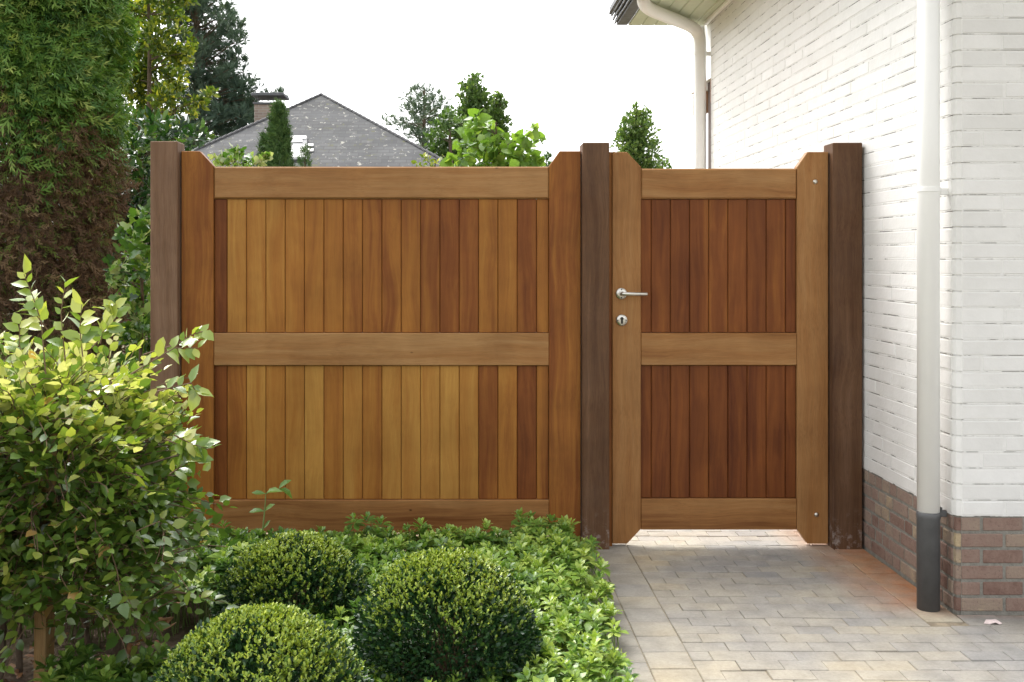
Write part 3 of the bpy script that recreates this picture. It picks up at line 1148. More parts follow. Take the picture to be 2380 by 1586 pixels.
def box_ball(label, c, r, sq, seed, n=24000, shoots=1900):
    global rng
    rng = np.random.default_rng(seed)
    c = np.array(c, float)
    t = thing('box_ball', label, 'shrub', (c[0], c[1], 0), 'clipped box balls in the planting bed')
    d = rdir(n)
    ph = rng.uniform(0, 6.28, 8)
    lump = 1 + .022 * np.sin(5 * d[:, 0] + ph[0]) * np.sin(6 * d[:, 2] + ph[1]) + .03 * np.sin(9 * d[:, 1] + ph[2]) * np.sin(8 * d[:, 0] + ph[3]) + .022 * np.sin(17 * d[:, 0] + ph[4]) * np.sin(15 * d[:, 2] + 13 * d[:, 1] + ph[5])
    depth = rng.random(n) ** 1.6
    rad = r * lump * (1 - .40 * depth)
    sc = np.array([1, 1, sq])
    p = c + d * rad[:, None] * sc
    ax = d + rdir(n) * .75 + np.array([0, 0, .35])
    nn = rdir(n) * .8 + d * .7 + np.array([0, 0, .5])
    tone = np.clip(rng.normal(.33, .15, n), 0, .64)
    # paler young shoots over the crown of the ball
    ok = p[:, 2] > .01
    p, ax, nn, tone = p[ok], ax[ok], nn[ok], tone[ok]
    sz = rng.uniform(.012, .0195, len(p))
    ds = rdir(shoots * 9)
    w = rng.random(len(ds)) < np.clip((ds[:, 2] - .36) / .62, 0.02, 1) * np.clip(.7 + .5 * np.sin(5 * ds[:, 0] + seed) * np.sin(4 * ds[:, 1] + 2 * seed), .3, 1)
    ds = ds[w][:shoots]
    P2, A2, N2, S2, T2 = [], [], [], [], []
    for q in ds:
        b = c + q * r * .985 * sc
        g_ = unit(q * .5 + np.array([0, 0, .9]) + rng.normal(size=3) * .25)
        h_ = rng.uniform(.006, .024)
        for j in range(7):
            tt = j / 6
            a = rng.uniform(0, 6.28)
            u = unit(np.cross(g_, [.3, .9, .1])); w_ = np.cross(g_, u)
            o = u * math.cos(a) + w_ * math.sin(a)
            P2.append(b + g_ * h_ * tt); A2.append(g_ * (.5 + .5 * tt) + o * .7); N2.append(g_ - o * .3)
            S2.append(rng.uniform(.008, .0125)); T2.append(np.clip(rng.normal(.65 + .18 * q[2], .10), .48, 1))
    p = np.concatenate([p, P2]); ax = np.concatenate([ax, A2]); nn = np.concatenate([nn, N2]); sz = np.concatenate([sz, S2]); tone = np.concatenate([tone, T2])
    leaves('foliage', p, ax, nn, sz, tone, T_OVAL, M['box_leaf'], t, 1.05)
    st = MB()
    for i in range(26):
        q = unit(rng.normal(size=3) + np.array([0, 0, .9]))
        e = c + q * r * .9 * sc
        e[2] = max(e[2], .06)
        st.tube([(c[0] + rng.normal(0, .02), c[1] + rng.normal(0, .02), -.01), c * np.array([1, 1, .5]) + q * r * .2, c + (e - c) * .62], [.009, .006, .002], 5)
    st.build('stem', M['twig'], t)
    return t


def ball_at(x0, x1, ytop, Z, label, seed, sq=1.0):
    r = (x1 - x0) * K / 2 * Z / F
    q = P((x0 + x1) / 2, ytop, Z)
    return box_ball(label, (q.x, q.y, q.z - r * sq), r, sq, seed)


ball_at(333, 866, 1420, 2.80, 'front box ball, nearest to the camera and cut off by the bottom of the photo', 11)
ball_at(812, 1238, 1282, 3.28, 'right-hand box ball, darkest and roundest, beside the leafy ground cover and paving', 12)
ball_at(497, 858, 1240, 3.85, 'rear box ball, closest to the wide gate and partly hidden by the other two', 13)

# ------------------------------------------------------------------ evergreen ground cover
rng = np.random.default_rng(21)
M['cover_leaf'] = leaf_mat('ground_cover_leaf', [(0, (0.025, 0.07, 0.018)), (.4, (0.075, 0.165, 0.030)), (.7, (0.18, 0.30, 0.05)), (1, (0.36, 0.46, 0.10))], 0.34, 0.25, spec=0.5)


def rosettes(spots, nl=(6, 9), size=.046, flat=.55, tone_mu=.55, tone_sd=.16):
    Pn, A, Nn, S, T = [], [], [], [], []
    for (x, y, z, sc_, tm) in spots:
        lean = np.array([rng.normal(0, .18), rng.normal(0, .18), 1.0])
        lean /= np.linalg.norm(lean)
        u = unit(np.cross(lean, [.2, 1, .1])); w_ = np.cross(lean, u)
        for ring_, (k0, el, rs) in enumerate(((rng.integers(*nl), rng.uniform(.05, .5), 1.0), (4, rng.uniform(.6, 1.0), .75), (3, 1.25, .45))):
            a0 = rng.uniform(0, 6.28)
            for j in range(k0):
                a = a0 + 6.283 * j / k0 + rng.normal(0, .2)
                o = u * math.cos(a) + w_ * math.sin(a)
                e = el + rng.normal(0, .15)
                Pn.append(np.array([x, y, z]) + lean * .012 * ring_ + o * .004)
                A.append(o * math.cos(e) + lean * math.sin(e)); Nn.append(lean * math.cos(e) - o * math.sin(e))
                S.append(size * sc_ * rs * rng.uniform(.8, 1.2))
                T.append(np.clip(tm + .12 * ring_ + rng.normal(0, tone_sd * .6), 0, 1))
    return Pn, A, Nn, S, T


def cover_h(x, y):
    # height of the carpet: lower towards the gate, rising at its right corner
    h = .17 + .035 * noise2(np.array(x), np.array(y), 5, 8)
    h = h * np.clip((-.02 - y) / .45, .22, 1)
    return float(h)


spots, stems = [], []
cnt = 0
while cnt < 2700:
    x, y = rng.uniform(-2.05, .66), rng.uniform(-2.75, -.10)
    Zc = y + CAM_D
    edge = EDGE_X - .055 - .075 * min(1.0, max(0.0, (-y - .7) / .9)) + .04 * float(noise2(np.array(x * 0), np.array(y), 7, 3))
    if x > edge: continue
    if x < -.80 and y < -1.05 - .4 * rng.random(): continue        # bare soil under the hedge
    if -.42 < x < .10 and y > -.34 and rng.random() < .75: continue       # thin patch by the gate
    bad = False
    for (bx, by, br) in ((-.54, -2.41, .30), (-.02, -1.93, .27), (-.61, -1.36, .26)):
        if (x - bx) ** 2 + (y - by) ** 2 < (br * .82) ** 2: bad = True
    if bad: continue
    h = cover_h(x, y) * rng.uniform(.72, 1.12)
    if x > edge - .12: h *= rng.uniform(.35, .95)
    if .25 < x < .52 and y > -.42: h = rng.uniform(.05, .17)
    spots.append((x, y, h, rng.uniform(.65, 1.2), rng.normal(.50, .17) + (.17 if x > .2 else -.06 if x < -.5 else .05)))
    stems.append([(x + rng.normal(0, .02), y + rng.normal(0, .02), -.005), (x, y, h)])
    cnt += 1
# sprigs standing up in front of the gate boards
for dx, dy, Z in ((805, 1192, 4.75), (855, 1185, 4.75), (880, 1195, 4.8), (965, 1200, 4.7), (935, 1215, 4.7), (520, 1205, 4.75), (560, 1225, 4.7), (500, 1225, 4.75),
                  (1190, 1195, 4.85), (1215, 1200, 4.8), (1240, 1195, 4.8), (1265, 1192, 4.85), (1290, 1205, 4.85), (1310, 1215, 4.85), (440, 1240, 4.6), (470, 1232, 4.6), (905, 1215, 4.7), (985, 1215, 4.7)):
    q = P(dx, dy + 14, Z)
    tm = rng.normal(.42, .1)
    for k_ in range(3):
        spots.append((q.x + rng.normal(0, .02), q.y + rng.normal(0, .02), q.z - .05 * k_, 1.1, tm))
    stems.append([(q.x, q.y, -.005), (q.x, q.y, q.z)])
# low plants in the front left corner
for _ in range(90):
    q = P(rng.uniform(130, 430), rng.uniform(1490, 1568), 1)
    Z = rng.uniform(3.0, 3.35)
    x = (rng.uniform(110, 430) * K - 1078) * Z / F
    spots.append((x, Z - CAM_D, rng.uniform(.10, .17) * (1 if Z > 3.1 else .8), 1.2, rng.normal(.5, .12)))
    stems.append([(x, Z - CAM_D, -.005), (x, Z - CAM_D, spots[-1][2])])
Pn, A, Nn, S, T = rosettes(spots)
gc = leaves('ground_cover', Pn, A, Nn, S, np.array(T), T_LANCE, M['cover_leaf'], None, 1.5)
tag(gc, 'bright green evergreen ground cover carpeting the bed beside the paving', 'ground cover', kind='stuff')
sm = MB()
for s_ in stems: sm.tube(s_, [.0028, .002], 4, cap=False)
M['green_stem'] = plain('green_stem', (0.16, 0.22, 0.06), 0.6, noise=0.2)
so = sm.build('stems', M['green_stem'], gc)

# ------------------------------------------------------------------ a weed in front of the gate
wd = thing('weed', 'thin leafy weed sprouting in front of the wide gate boards', 'plant', P(605, 1250, 4.75).to_tuple())
pts = [P(605, 1262, 4.75), P(604, 1215, 4.75), P(608, 1175, 4.76), P(611, 1135, 4.77), P(640, 1124, 4.77)]
b = MB(); b.tube(pts, [.004, .0035, .003, .002, .001], 6)
b.build('stem', M['green_stem'], wd)
Pn = [pts[1], pts[1], pts[2], pts[2], pts[3], pts[3], pts[4], pts[4], pts[0], pts[0]]
A = [(-1, -.2, -.5), (.6, -.3, .7), (-1, 0, .1), (.8, -.2, .8), (-.9, -.2, .2), (.8, -.4, .5), (1, 0, -.3), (.5, .2, .5), (-1, -.4, .3), (1, -.4, .3)]
leaves('foliage', Pn, A, [(0, -.6, 1)] * 10, rng.uniform(.05, .085, 10), rng.normal(.5, .1, 10), T_LANCE, M['cover_leaf'], wd, 1.3)

# ------------------------------------------------------------------ hornbeam hedge on the left
rng = np.random.default_rng(31)
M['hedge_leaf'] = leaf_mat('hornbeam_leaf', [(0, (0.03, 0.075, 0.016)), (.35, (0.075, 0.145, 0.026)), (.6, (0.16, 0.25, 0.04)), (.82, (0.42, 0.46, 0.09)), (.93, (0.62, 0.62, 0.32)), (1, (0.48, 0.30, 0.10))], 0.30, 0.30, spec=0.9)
HX = -.99
hedge = thing('hornbeam_hedge', 'clipped leafy hedge with yellow-green top, left of the gate', 'hedge', (-1.5, -1.75, 0))
HZ0, HZ1, HY0, HY1 = .30, 1.01, -2.12, -1.42


def hedge_top(x):
    return HZ1 + .08 * np.sin(3.1 * x + 1.0) + .04 * np.sin(9 * x)


bases, dirs = [], []
ntw = 3300
while len(bases) < ntw:
    x = rng.uniform(-2.5, HX - .02)
    y = rng.uniform(HY0, HY1)
    z = rng.uniform(HZ0 - .10, 1.1)
    top = hedge_top(x)
    if z > top - .03: continue
    # rounded end and bottom
    ex = max(0.0, (x - (HX - .22)) / .22)
    if z < HZ0 + .16 * (1 - rng.random()) + .18 * ex * (1 if rng.random() < .6 else 0): continue
    if z > top - .12 * ex * ex * 2: continue
    dist = min(top - z, y - HY0, HY1 - y, HX - x)
    if dist > .17 and rng.random() < .72: continue
    out = np.array([0, -.25, .1])
    if y - HY0 < .17: out += np.array([0, -1, .15])
    if HY1 - y < .17: out += np.array([0, 1, .15])
    if HX - x < .2: out += np.array([1.0, -.2, .1])
    if top - z < .2: out += np.array([.15, -.2, .75])
    bases.append(np.array([x, y, z])); dirs.append(unit(out + rng.normal(size=3) * .55))
# twigs trailing low on the right and round the trunk
for _ in range(260):
    q = P(rng.uniform(-60, 420), rng.uniform(1130, 1420), rng.uniform(3.2, 3.7))
    if q.x > -.98 and q.z < .35: continue
    if -1.46 < q.x < -1.20 and q.z < .42 and q.y < -1.66: continue
    if q.z < .12: continue
    if rng.random() < .35 and q.z < .3: continue
    bases.append(np.array(q)); dirs.append(unit(np.array([rng.normal(), -.5 + rng.normal() * .4, rng.normal() * .3])))
Pn, A, Nn, S, W, lines = sprays(bases, dirs, .18, 8, .047, .60, .22, 52)
tone = .40 + .16 * rng.normal(size=len(Pn)) + .06 * W
# sunlight painted into the leaf tone: paler and yellower towards the hedge top
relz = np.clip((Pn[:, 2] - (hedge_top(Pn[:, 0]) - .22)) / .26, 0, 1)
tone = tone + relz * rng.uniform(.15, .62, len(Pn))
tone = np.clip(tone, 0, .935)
brown = (rng.random(len(Pn)) < .006)
tone[brown] = 1.0
leaves('foliage', Pn, A, Nn, S, tone, T_OVATE, M['hedge_leaf'], hedge, 1.15)
# long shoots above the clipped top
Ps, As, Ns, Ss, Ts, ln2 = [], [], [], [], [], []
shoot_px = [[(105, 860), (95, 740), (75, 680), (55, 630)], [(150, 830), (140, 720), (150, 650)], [(190, 820), (188, 700)], [(210, 800), (262, 745), (265, 700), (240, 712)], [(60, 840), (45, 745)], [(20, 900), (8, 835), (30, 790)],
            [(110, 760), (60, 690)], [(330, 815), (410, 790), (440, 770), (466, 762)], [(300, 860), (400, 800), (455, 800)], [(230, 790), (250, 750)], [(360, 900), (440, 880), (452, 905)],
            [(380, 1010), (430, 1030), (450, 1060)], [(390, 1090), (440, 1040)], [(400, 1000), (470, 1030)]]
for ln in shoot_px:
    Z = rng.uniform(3.1, 3.45)
    w3 = [np.array(P(x, y, Z)) for x, y in ln]
    if len(w3) == 2: w3 = [w3[0], (w3[0] + w3[1]) / 2 + rng.normal(size=3) * .008, w3[1]]
    ln2.append(w3)
    m = 2 + 3 * len(w3)
    for j in range(m):
        tt = (.15 + .85 * j / (m - 1)) * (len(w3) - 1)
        i = min(int(tt), len(w3) - 2)
        p = w3[i] + (w3[i + 1] - w3[i]) * (tt - i)
        d = unit(w3[i + 1] - w3[i])
        sd_ = unit(np.cross(d, [0, -1, .4])) * (1 if j % 2 else -1)
        Ps.append(p); As.append(d * .7 + sd_ * .8 + rng.normal(size=3) * .2); Ns.append(np.array([0, -.5, 1]) + rng.normal(size=3) * .5)
        Ss.append(rng.uniform(.03, .062)); Ts.append(np.clip(rng.normal(.68, .12), .3, .93))
leaves('shoot_leaves', Ps, As, Ns, Ss, np.array(Ts), T_OVATE, M['hedge_leaf'], hedge, 1.1)
twig_mesh('twigs', lines + ln2, .0024, M['twig'], hedge)
st = MB()
for (x0, x1, Zt, r_) in ((98, 80, 3.48, .017), (88, 120, 3.50, .012), (0, 30, 3.55, .014), (45, 20, 3.6, .012), (265, 250, 3.75, .016), (205, 215, 3.85, .012), (-80, -60, 3.5, .016)):
    q0, q1 = P(x0, 1500, Zt), P(x1, 1100, Zt)
    q0.z = -.01
    mid = (q0 + q1) / 2 + Vector((rng.normal(0, .03), 0, 0))
    up_ = q1 + Vector((rng.normal(0, .05), 0, .35))
    st.tube([q0, mid, q1, up_], [r_, r_ * .85, r_ * .7, r_ * .3], 8)
for _ in range(60):
    b0 = np.array([rng.uniform(-2.3, HX - .2), rng.uniform(-1.9, -1.6), rng.uniform(.45, .8)])
    st.tube([b0, b0 + rng.normal(size=3) * np.array([.2, .15, .1]) + np.array([0, 0, .12])], [.006, .003], 5)
st.build('stems', M['bark'], hedge)
q = P(104, 1600, 3.44)
stk = thing('wooden_stake', 'square pale wooden stake supporting the hedge trunk in bare soil', 'stake', (q.x, q.y, 0))
b = MB()
b.box(q.x - .023, q.x + .023, q.y - .023, q.y + .023, -.05, .92, .003, .55, 0, rotm(0, -.012, .35))
b.build('post', M['stake'], stk)

# dry leaves on the soil
rng = np.random.default_rng(35)
M['dry_leaf'] = leaf_mat('dry_leaf', [(0, (0.10, 0.045, 0.02)), (.5, (0.24, 0.10, 0.04)), (1, (0.36, 0.20, 0.10))], 0.6, 0.15)
n = 240
pp = []
for i in range(n):
    Z = rng.uniform(3.35, 4.3)
    pp.append(((rng.uniform(-60, 420) * K - 1078) * Z / F, Z - CAM_D, rng.uniform(.012, .03)))
for (x, y, Z) in ((355, 1440, 3.62), (385, 1425, 3.66), (400, 1418, 3.66), (345, 1470, 3.55), (365, 1452, 3.6), (310, 1480, 3.55), (398, 1408, 3.7)):
    qq = P(x, y, Z); pp.append((qq.x, qq.y, max(qq.z, .03)))
pp = np.array(pp)
a = rng.uniform(0, 6.28, len(pp))
ax = np.stack([np.cos(a), np.sin(a), rng.normal(.1, .35, len(pp))], -1)
ll = leaves('leaf_litter', pp, ax, rdir(len(pp)) * .5 + np.array([0, 0, 1]), np.where(np.arange(len(pp)) < n, rng.uniform(.02, .04, len(pp)), .065), rng.random(len(pp)), T_OVATE, M['dry_leaf'], None, 1.0, curl=.6)
tag(ll, 'scattered dry brown leaves on the bare soil under the hedge', 'leaf litter', kind='stuff')

# ------------------------------------------------------------------ tall cypress at the left edge
rng = np.random.default_rng(41)
M['cyp'] = leaf_mat('cypress_spray', [(0, (0.03, 0.085, 0.02)), (.4, (0.085, 0.19, 0.036)), (.75, (0.19, 0.31, 0.06)), (1, (0.32, 0.40, 0.10))], 0.5, 0.18, spec=0.3)
M['cyp_dead'] = leaf_mat('dead_spray', [(0, (0.06, 0.036, 0.022)), (.5, (0.14, 0.088, 0.054)), (.8, (0.21, 0.15, 0.08)), (1, (0.13, 0.18, 0.045))], 0.8, 0.1, spec=0.15)
ZC = 6.7
cx = P(70, 0, ZC).x
cy = ZC - CAM_D
cyp = thing('tall_cypress', 'tall dense cypress with a bare brown lower part, at the left edge', 'tree', (cx, cy, 0))
zdead = P(0, 345, ZC).z


def col_pts(n, z0, z1, rfun, seed, depth=.3):
    r_ = np.random.default_rng(seed)
    th = r_.uniform(0, 6.283, n)
    z = r_.uniform(z0, z1, n)
    ph = r_.uniform(0, 6.28, 6)
    lump = 1 + .05 * np.sin(3 * th + ph[0] + 2 * z) + .06 * np.sin(5 * th - 5 * z + ph[1]) + .07 * np.sin(9 * z + 2 * th + ph[2]) + .03 * np.sin(17 * z - 9 * th + ph[3])
    dp_ = r_.random(n) ** 1.5 * depth
    rr_ = rfun(z) * lump * (1 - dp_)
    o = np.stack([np.cos(th), np.sin(th), np.zeros(n)], -1)
    return np.stack([rr_ * np.cos(th), rr_ * np.sin(th), z], -1), o, dp_


rf = lambda z: .50 * np.clip(1 - .22 * np.clip((z - 2.6) / 2.6, 0, 1) ** 2, .2, 1) * (1 - .10 * np.clip((zdead - z) / .6, 0, 1))
n = 46000
p, o, dp_ = col_pts(n, zdead - .45, 4.6, rf, 42)
# ragged lower limit of the living foliage
keep = p[:, 2] > zdead + .13 + .15 * np.sin(np.arctan2(p[:, 1], p[:, 0]) * 3 + 1.6) + rng.normal(0, .16, n)
p, o = p[keep], o[keep]
p = p + np.array([cx, cy, 0])
ax = o * .55 + rdir(len(p)) * .55 + np.array([0.40, 0, -.12])
nn = np.array([0, 0, .35]) + o * .9 + rdir(len(p)) * .6
leaves('crown', p, ax, nn, rng.uniform(.08, .15, len(p)), np.clip(rng.normal(.52, .25, len(p)), 0, 1), T_FROND, M['cyp'], cyp, 1.0)
n = 24000
p, o, dp_ = col_pts(n, -.02, zdead + .38, lambda z: .50 + 0 * z, 43, .35)
p = p + np.array([cx, cy, 0])
ax = o * .5 + rdir(n) * .7 + np.array([0.2, 0, -.55])
nn = o + rdir(n) * .8
tn = np.clip(rng.normal(.42, .2, n), 0, .8)
tn[rng.random(n) < .14] = 1.0
leaves('dead_foliage', p, ax, nn, rng.uniform(.06, .12, n), tn, T_FROND, M['cyp_dead'], cyp, .7)
limb_tree(cyp, (cx, cy, -.05), (cx, cy, 4.5), .13, [(.1 + .02 * i, (cx + .5 * math.cos(i * 2.4), cy + .5 * math.sin(i * 2.4), .5 + .1 * i), .02) for i in range(40)], M['bark'])

# ------------------------------------------------------------------ trees and shrubs behind the gate
M['gold'] = leaf_mat('golden_leaf', [(0, (0.035, 0.075, 0.012)), (.45, (0.09, 0.15, 0.02)), (.75, (0.26, 0.30, 0.03)), (1, (0.52, 0.50, 0.06))], 0.4, 0.3)
M['dark_glossy'] = leaf_mat('laurel_leaf', [(0, (0.012, 0.04, 0.012)), (.5, (0.03, 0.085, 0.02)), (.85, (0.09, 0.18, 0.04)), (1, (0.18, 0.26, 0.07))], 0.25, 0.2, spec=0.6)
M['ivy'] = leaf_mat('ivy_leaf', [(0, (0.02, 0.06, 0.015)), (.5, (0.07, 0.16, 0.03)), (.8, (0.17, 0.30, 0.04)), (1, (0.36, 0.42, 0.22))], 0.25, 0.3, spec=0.6)
M['lime'] = leaf_mat('catalpa_leaf', [(0, (0.08, 0.17, 0.03)), (.5, (0.16, 0.28, 0.045)), (1, (0.30, 0.42, 0.09))], 0.45, 0.3)
M['pine'] = leaf_mat('pine_needles', [(0, (0.045, 0.08, 0.06)), (.5, (0.085, 0.135, 0.095)), (1, (0.16, 0.22, 0.15))], 0.6, 0.12, spec=0.2)  # needles lightened and greyed: distance haze is put into the colour
M['conifer'] = leaf_mat('conifer_spray', [(0, (0.025, 0.065, 0.02)), (.5, (0.06, 0.12, 0.034)), (1, (0.13, 0.20, 0.06))], 0.55, 0.12, spec=0.2)
M['broad'] = leaf_mat('green_leaf', [(0, (0.045, 0.095, 0.022)), (.5, (0.10, 0.175, 0.045)), (1, (0.21, 0.29, 0.075))], 0.45, 0.25)


def clump_tree(name, label, cat, base, clumps, leaf, lsize, mat, tmpl, per_m, trunk_r, group=None, tone=(.45, .18), jit=.5, upb=.3, tilt_down=0.0, trunk_top=None, spread=.55):
    """clumps: list of (centre, radius or (rx, ry, rz)); leaves fill them loosely, limbs reach them"""
    t = thing(name, label, cat, base, group)
    Pn, A, Nn, S, T = [], [], [], [], []
    limbs = []
    base = np.array(base, float)
    tops = [np.array(c) for c, r_ in clumps]
    top = np.array(trunk_top) if trunk_top is not None else np.array([base[0], base[1], max(c[2] for c in tops)])
    for c, r_ in clumps:
        c = np.array(c)
        r3 = np.array([r_] * 3) if np.isscalar(r_) else np.array(r_)
        k_ = max(10, int(per_m * (24 if tmpl is T_TUFT else 12) * (r3[0] * r3[2]) / (lsize ** 2)))
        d = rdir(k_)
        rad = rng.random(k_) ** spread
        p = c + d * rad[:, None] * r3
        Pn.append(p); A.append(d * .8 + rdir(k_) * jit + np.array([0, 0, upb - tilt_down]))
        Nn.append(np.array([0, -.15, .35]) + rdir(k_))
        S.append(lsize * rng.uniform(.65, 1.25, k_))
        T.append(np.clip(rng.normal(tone[0] + rng.normal(0, .07), tone[1], k_), 0, 1))
        h = np.clip((c[2] - .25 * np.linalg.norm(c[:2] - base[:2]) - base[2]) / max(.1, top[2] - base[2]), .15, .96)
        limbs.append((float(h), c, trunk_r * .15))
    limb_tree(t, base, top, trunk_r, limbs, M['bark'], bend=trunk_r * .4)
    leaves('crown', np.concatenate(Pn), np.concatenate(A), np.concatenate(Nn), np.concatenate(S), np.concatenate(T), tmpl, mat, t)
    return t


def px_clumps(lst, Z, dz=.5):
    """[(x, y, r px)] -> clumps at about depth Z"""
    out = []
    for x, y, r_ in lst:
        z_ = Z + rng.uniform(-dz, dz)
        out.append((np.array(P(x, y, z_)), r_ * K * z_ / F))
    return out


def base_at(x, Z):
    q = P(x, 0, Z)
    return (q.x, q.y, -.06)


# golden tree behind the cypress
rng = np.random.default_rng(51)
cl = [(340, 20, 45), (380, -30, 55), (330, -60, 55), (430, -10, 25), (395, 30, 22), (360, 85, 38), (320, 110, 45), (345, 160, 45), (395, 120, 26), (415, 140, 26), (405, 185, 28), (330, 220, 45), (375, 225, 32), (350, 275, 38), (310, 300, 40),
      (395, 215, 20), (430, 120, 13), (438, 110, 10), (440, 95, 9), (425, 75, 12), (330, 330, 35), (370, 310, 26), (425, 245, 15), (450, 232, 14), (462, 240, 12), (470, 218, 11), (480, 222, 10), (495, 210, 8), (440, 262, 12), (400, 268, 14),
      (418, 40, 10), (410, 65, 9), (300, 30, 40), (300, 180, 40)]
clump_tree('golden_tree', 'yellow-leaved tree with light tips between the cypress and the dark pine', 'tree', base_at(340, 9.6), px_clumps(cl, 9.6, .45), .05, .052, M['gold'], T_OVATE, 4.0, .045, tone=(.48, .24), jit=.8)

# tall pine
rng = np.random.default_rng(52)
cl = []
for (xa, xb, y) in ((445, 500, -20), (440, 505, 10), (440, 530, 40), (440, 545, 70), (445, 548, 100), (440, 545, 130), (430, 535, 165), (425, 565, 190), (420, 575, 215), (410, 580, 240), (400, 585, 262), (395, 590, 285), (400, 575, 305), (390, 560, 325), (385, 530, 350)):
    for i in range(13):
        x = 385 + (xb - 385) * rng.random() ** .8
        cl.append((x, y + rng.normal(0, 9), rng.uniform(11, 21)))
cl += [(555, 62, 7), (545, 100, 8), (548, 130, 8), (560, 165, 10), (577, 185, 8), (585, 225, 8), (598, 205, 6), (608, 230, 7), (618, 215, 5), (640, 222, 5), (650, 215, 4), (520, 20, 8), (535, 45, 7)]
clump_tree('tall_pine', 'tall dark pine left of the chimney', 'tree', base_at(450, 31), px_clumps(cl, 31, 1.6), .2, .30, M['pine'], T_TUFT, 3.2, .2, tone=(.45, .2), jit=.5, upb=.45)

# dark laurel between cypress and gate post
rng = np.random.default_rng(53)
cl = [(300, 330, 55), (330, 300, 40), (370, 305, 35), (410, 300, 28), (440, 318, 22), (460, 315, 16), (470, 322, 12), (330, 380, 60), (300, 430, 55), (350, 440, 55), (310, 480, 50), (290, 380, 50), (340, 520, 60), (300, 560, 60), (280, 640, 70), (330, 650, 70), (300, 740, 80), (400, 345, 35)] + [(x_, y_, 75) for x_ in (-60, 40, 140, 220) for y_ in (410, 460, 510, 570, 630, 720, 820)]
clump_tree('laurel_bush', 'dark glossy evergreen bush behind the left gate post', 'shrub', base_at(320, 7.6), px_clumps(cl, 7.6, .3), .08, .085, M['dark_glossy'], T_LANCE, 3.2, .05, tone=(.42, .25), jit=.8)

# ivy-clad climber beside the post
rng = np.random.default_rng(54)
cl = [(345, 490, 18), (325, 500, 20), (340, 530, 25), (310, 530, 20), (330, 560, 28), (300, 575, 24), (270, 610, 18), (320, 610, 32), (345, 640, 25), (290, 650, 30), (262, 640, 14), (330, 690, 35), (290, 700, 28), (320, 740, 35), (345, 770, 30), (300, 770, 28), (330, 820, 40), (300, 860, 40), (340, 900, 40), (280, 540, 12), (255, 625, 10)]
clump_tree('ivy_climber', 'pale green ivy climbing beside the left gate post', 'climber', base_at(325, 5.75), px_clumps(cl, 5.75, .12), .05, .058, M['ivy'], T_IVY, 1.9, .02, tone=(.58, .26), jit=.8)

# climber peeping over the wide gate
rng = np.random.default_rng(55)
cl = [(500, 372, 13), (520, 358, 14), (538, 350, 13), (548, 346, 8), (560, 360, 14), (575, 375, 11), (540, 372, 18), (515, 385, 20), (560, 390, 22), (598, 368, 9), (592, 378, 10), (610, 362, 5)]
clump_tree('vine', 'pale variegated climber peeping over the wide gate beside the small cypresses', 'climber', base_at(540, 5.9), px_clumps(cl, 5.9, .08), .05, .042, M['ivy'], T_IVY, 1.3, .015, tone=(.78, .2), jit=.9)

# catalpa-like sapling with big pale leaves
rng = np.random.default_rng(56)
cl = [(1085, 285, 16), (1098, 275, 12), (1075, 300, 12), (1120, 290, 15), (1135, 305, 14), (1065, 335, 20), (1095, 325, 22), (1130, 335, 26), (1165, 325, 22), (1195, 335, 20), (1215, 318, 12), (1222, 300, 8), (1240, 322, 8), (1060, 365, 22), (1095, 370, 28), (1140, 375, 28), (1180, 370, 26), (1215, 365, 22), (1235, 372, 12), (1040, 372, 10), (1150, 350, 24), (1205, 350, 18), (1120, 400, 50), (1180, 410, 50)]
clump_tree('sapling', 'lime-green sapling with large heart-shaped leaves behind the wide gate', 'tree', base_at(1140, 8.2), px_clumps(cl, 8.2, .25), .1, .078, M['lime'], T_HEART, 1.7, .025, tone=(.5, .22), jit=.7, tilt_down=.55)
rng = np.random.default_rng(57)
cl = [(960, 378, 8), (985, 374, 10), (1010, 376, 12), (1028, 370, 12), (975, 365, 6), (1000, 395, 25)]
clump_tree('yellowish_shrub', 'low yellowish shrub just showing above the gate below the lime sapling', 'shrub', base_at(1000, 8.6), px_clumps(cl, 8.6, .1), .05, .045, M['gold'], T_OVATE, 1.2, .02, tone=(.6, .2), jit=.9)
rng = np.random.default_rng(58)
cl = [(1255, 372, 8), (1248, 380, 8), (1262, 362, 5)]
clump_tree('dark_shrub', 'tiny dark shrub tip above the right end of the wide gate', 'shrub', base_at(1255, 9), px_clumps(cl + [(1255, 400, 20)], 9, .1), .05, .05, M['dark_glossy'], T_OVATE, 1.6, .015, jit=.9)

# small conical cypresses in front of the grey roof
rng = np.random.default_rng(59)


def cone_tree(label, x, ytop, ybot, half, Z, seed, n=2600, s=.13, mat='conifer', group='small cone-shaped cypresses behind the gate'):
    global rng
    rng = np.random.default_rng(seed)
    zt = P(0, ytop, Z).z
    zb = -.05
    c = base_at(x, Z)
    zref = P(0, ybot, Z).z
    hw = half * K * Z / F
    t = thing('cone_cypress', label, 'tree', c, group)
    prof = lambda z: hw * np.clip((zt - z) / (zt - zref), 0, None) ** .62
    rfu = lambda z: np.minimum(prof(z), hw * 1.5) + .01
    u = rng.random(n)
    p, o, _ = col_pts(n, max(zb, zref - 1.2), zt, rfu, seed + 1, .35)
    p = p + np.array([c[0], c[1], 0])
    leaves('crown', p, o * .5 + rdir(n) * .4 + np.array([0, 0, .75]), o + rdir(n) * .8, s * rng.uniform(.7, 1.2, n), np.clip(rng.normal(.45, .2, n), 0, 1), T_FROND, M[mat], t, .9)
    limb_tree(t, c, (c[0], c[1], zt - .1), .05, [], M['bark'])
    return t


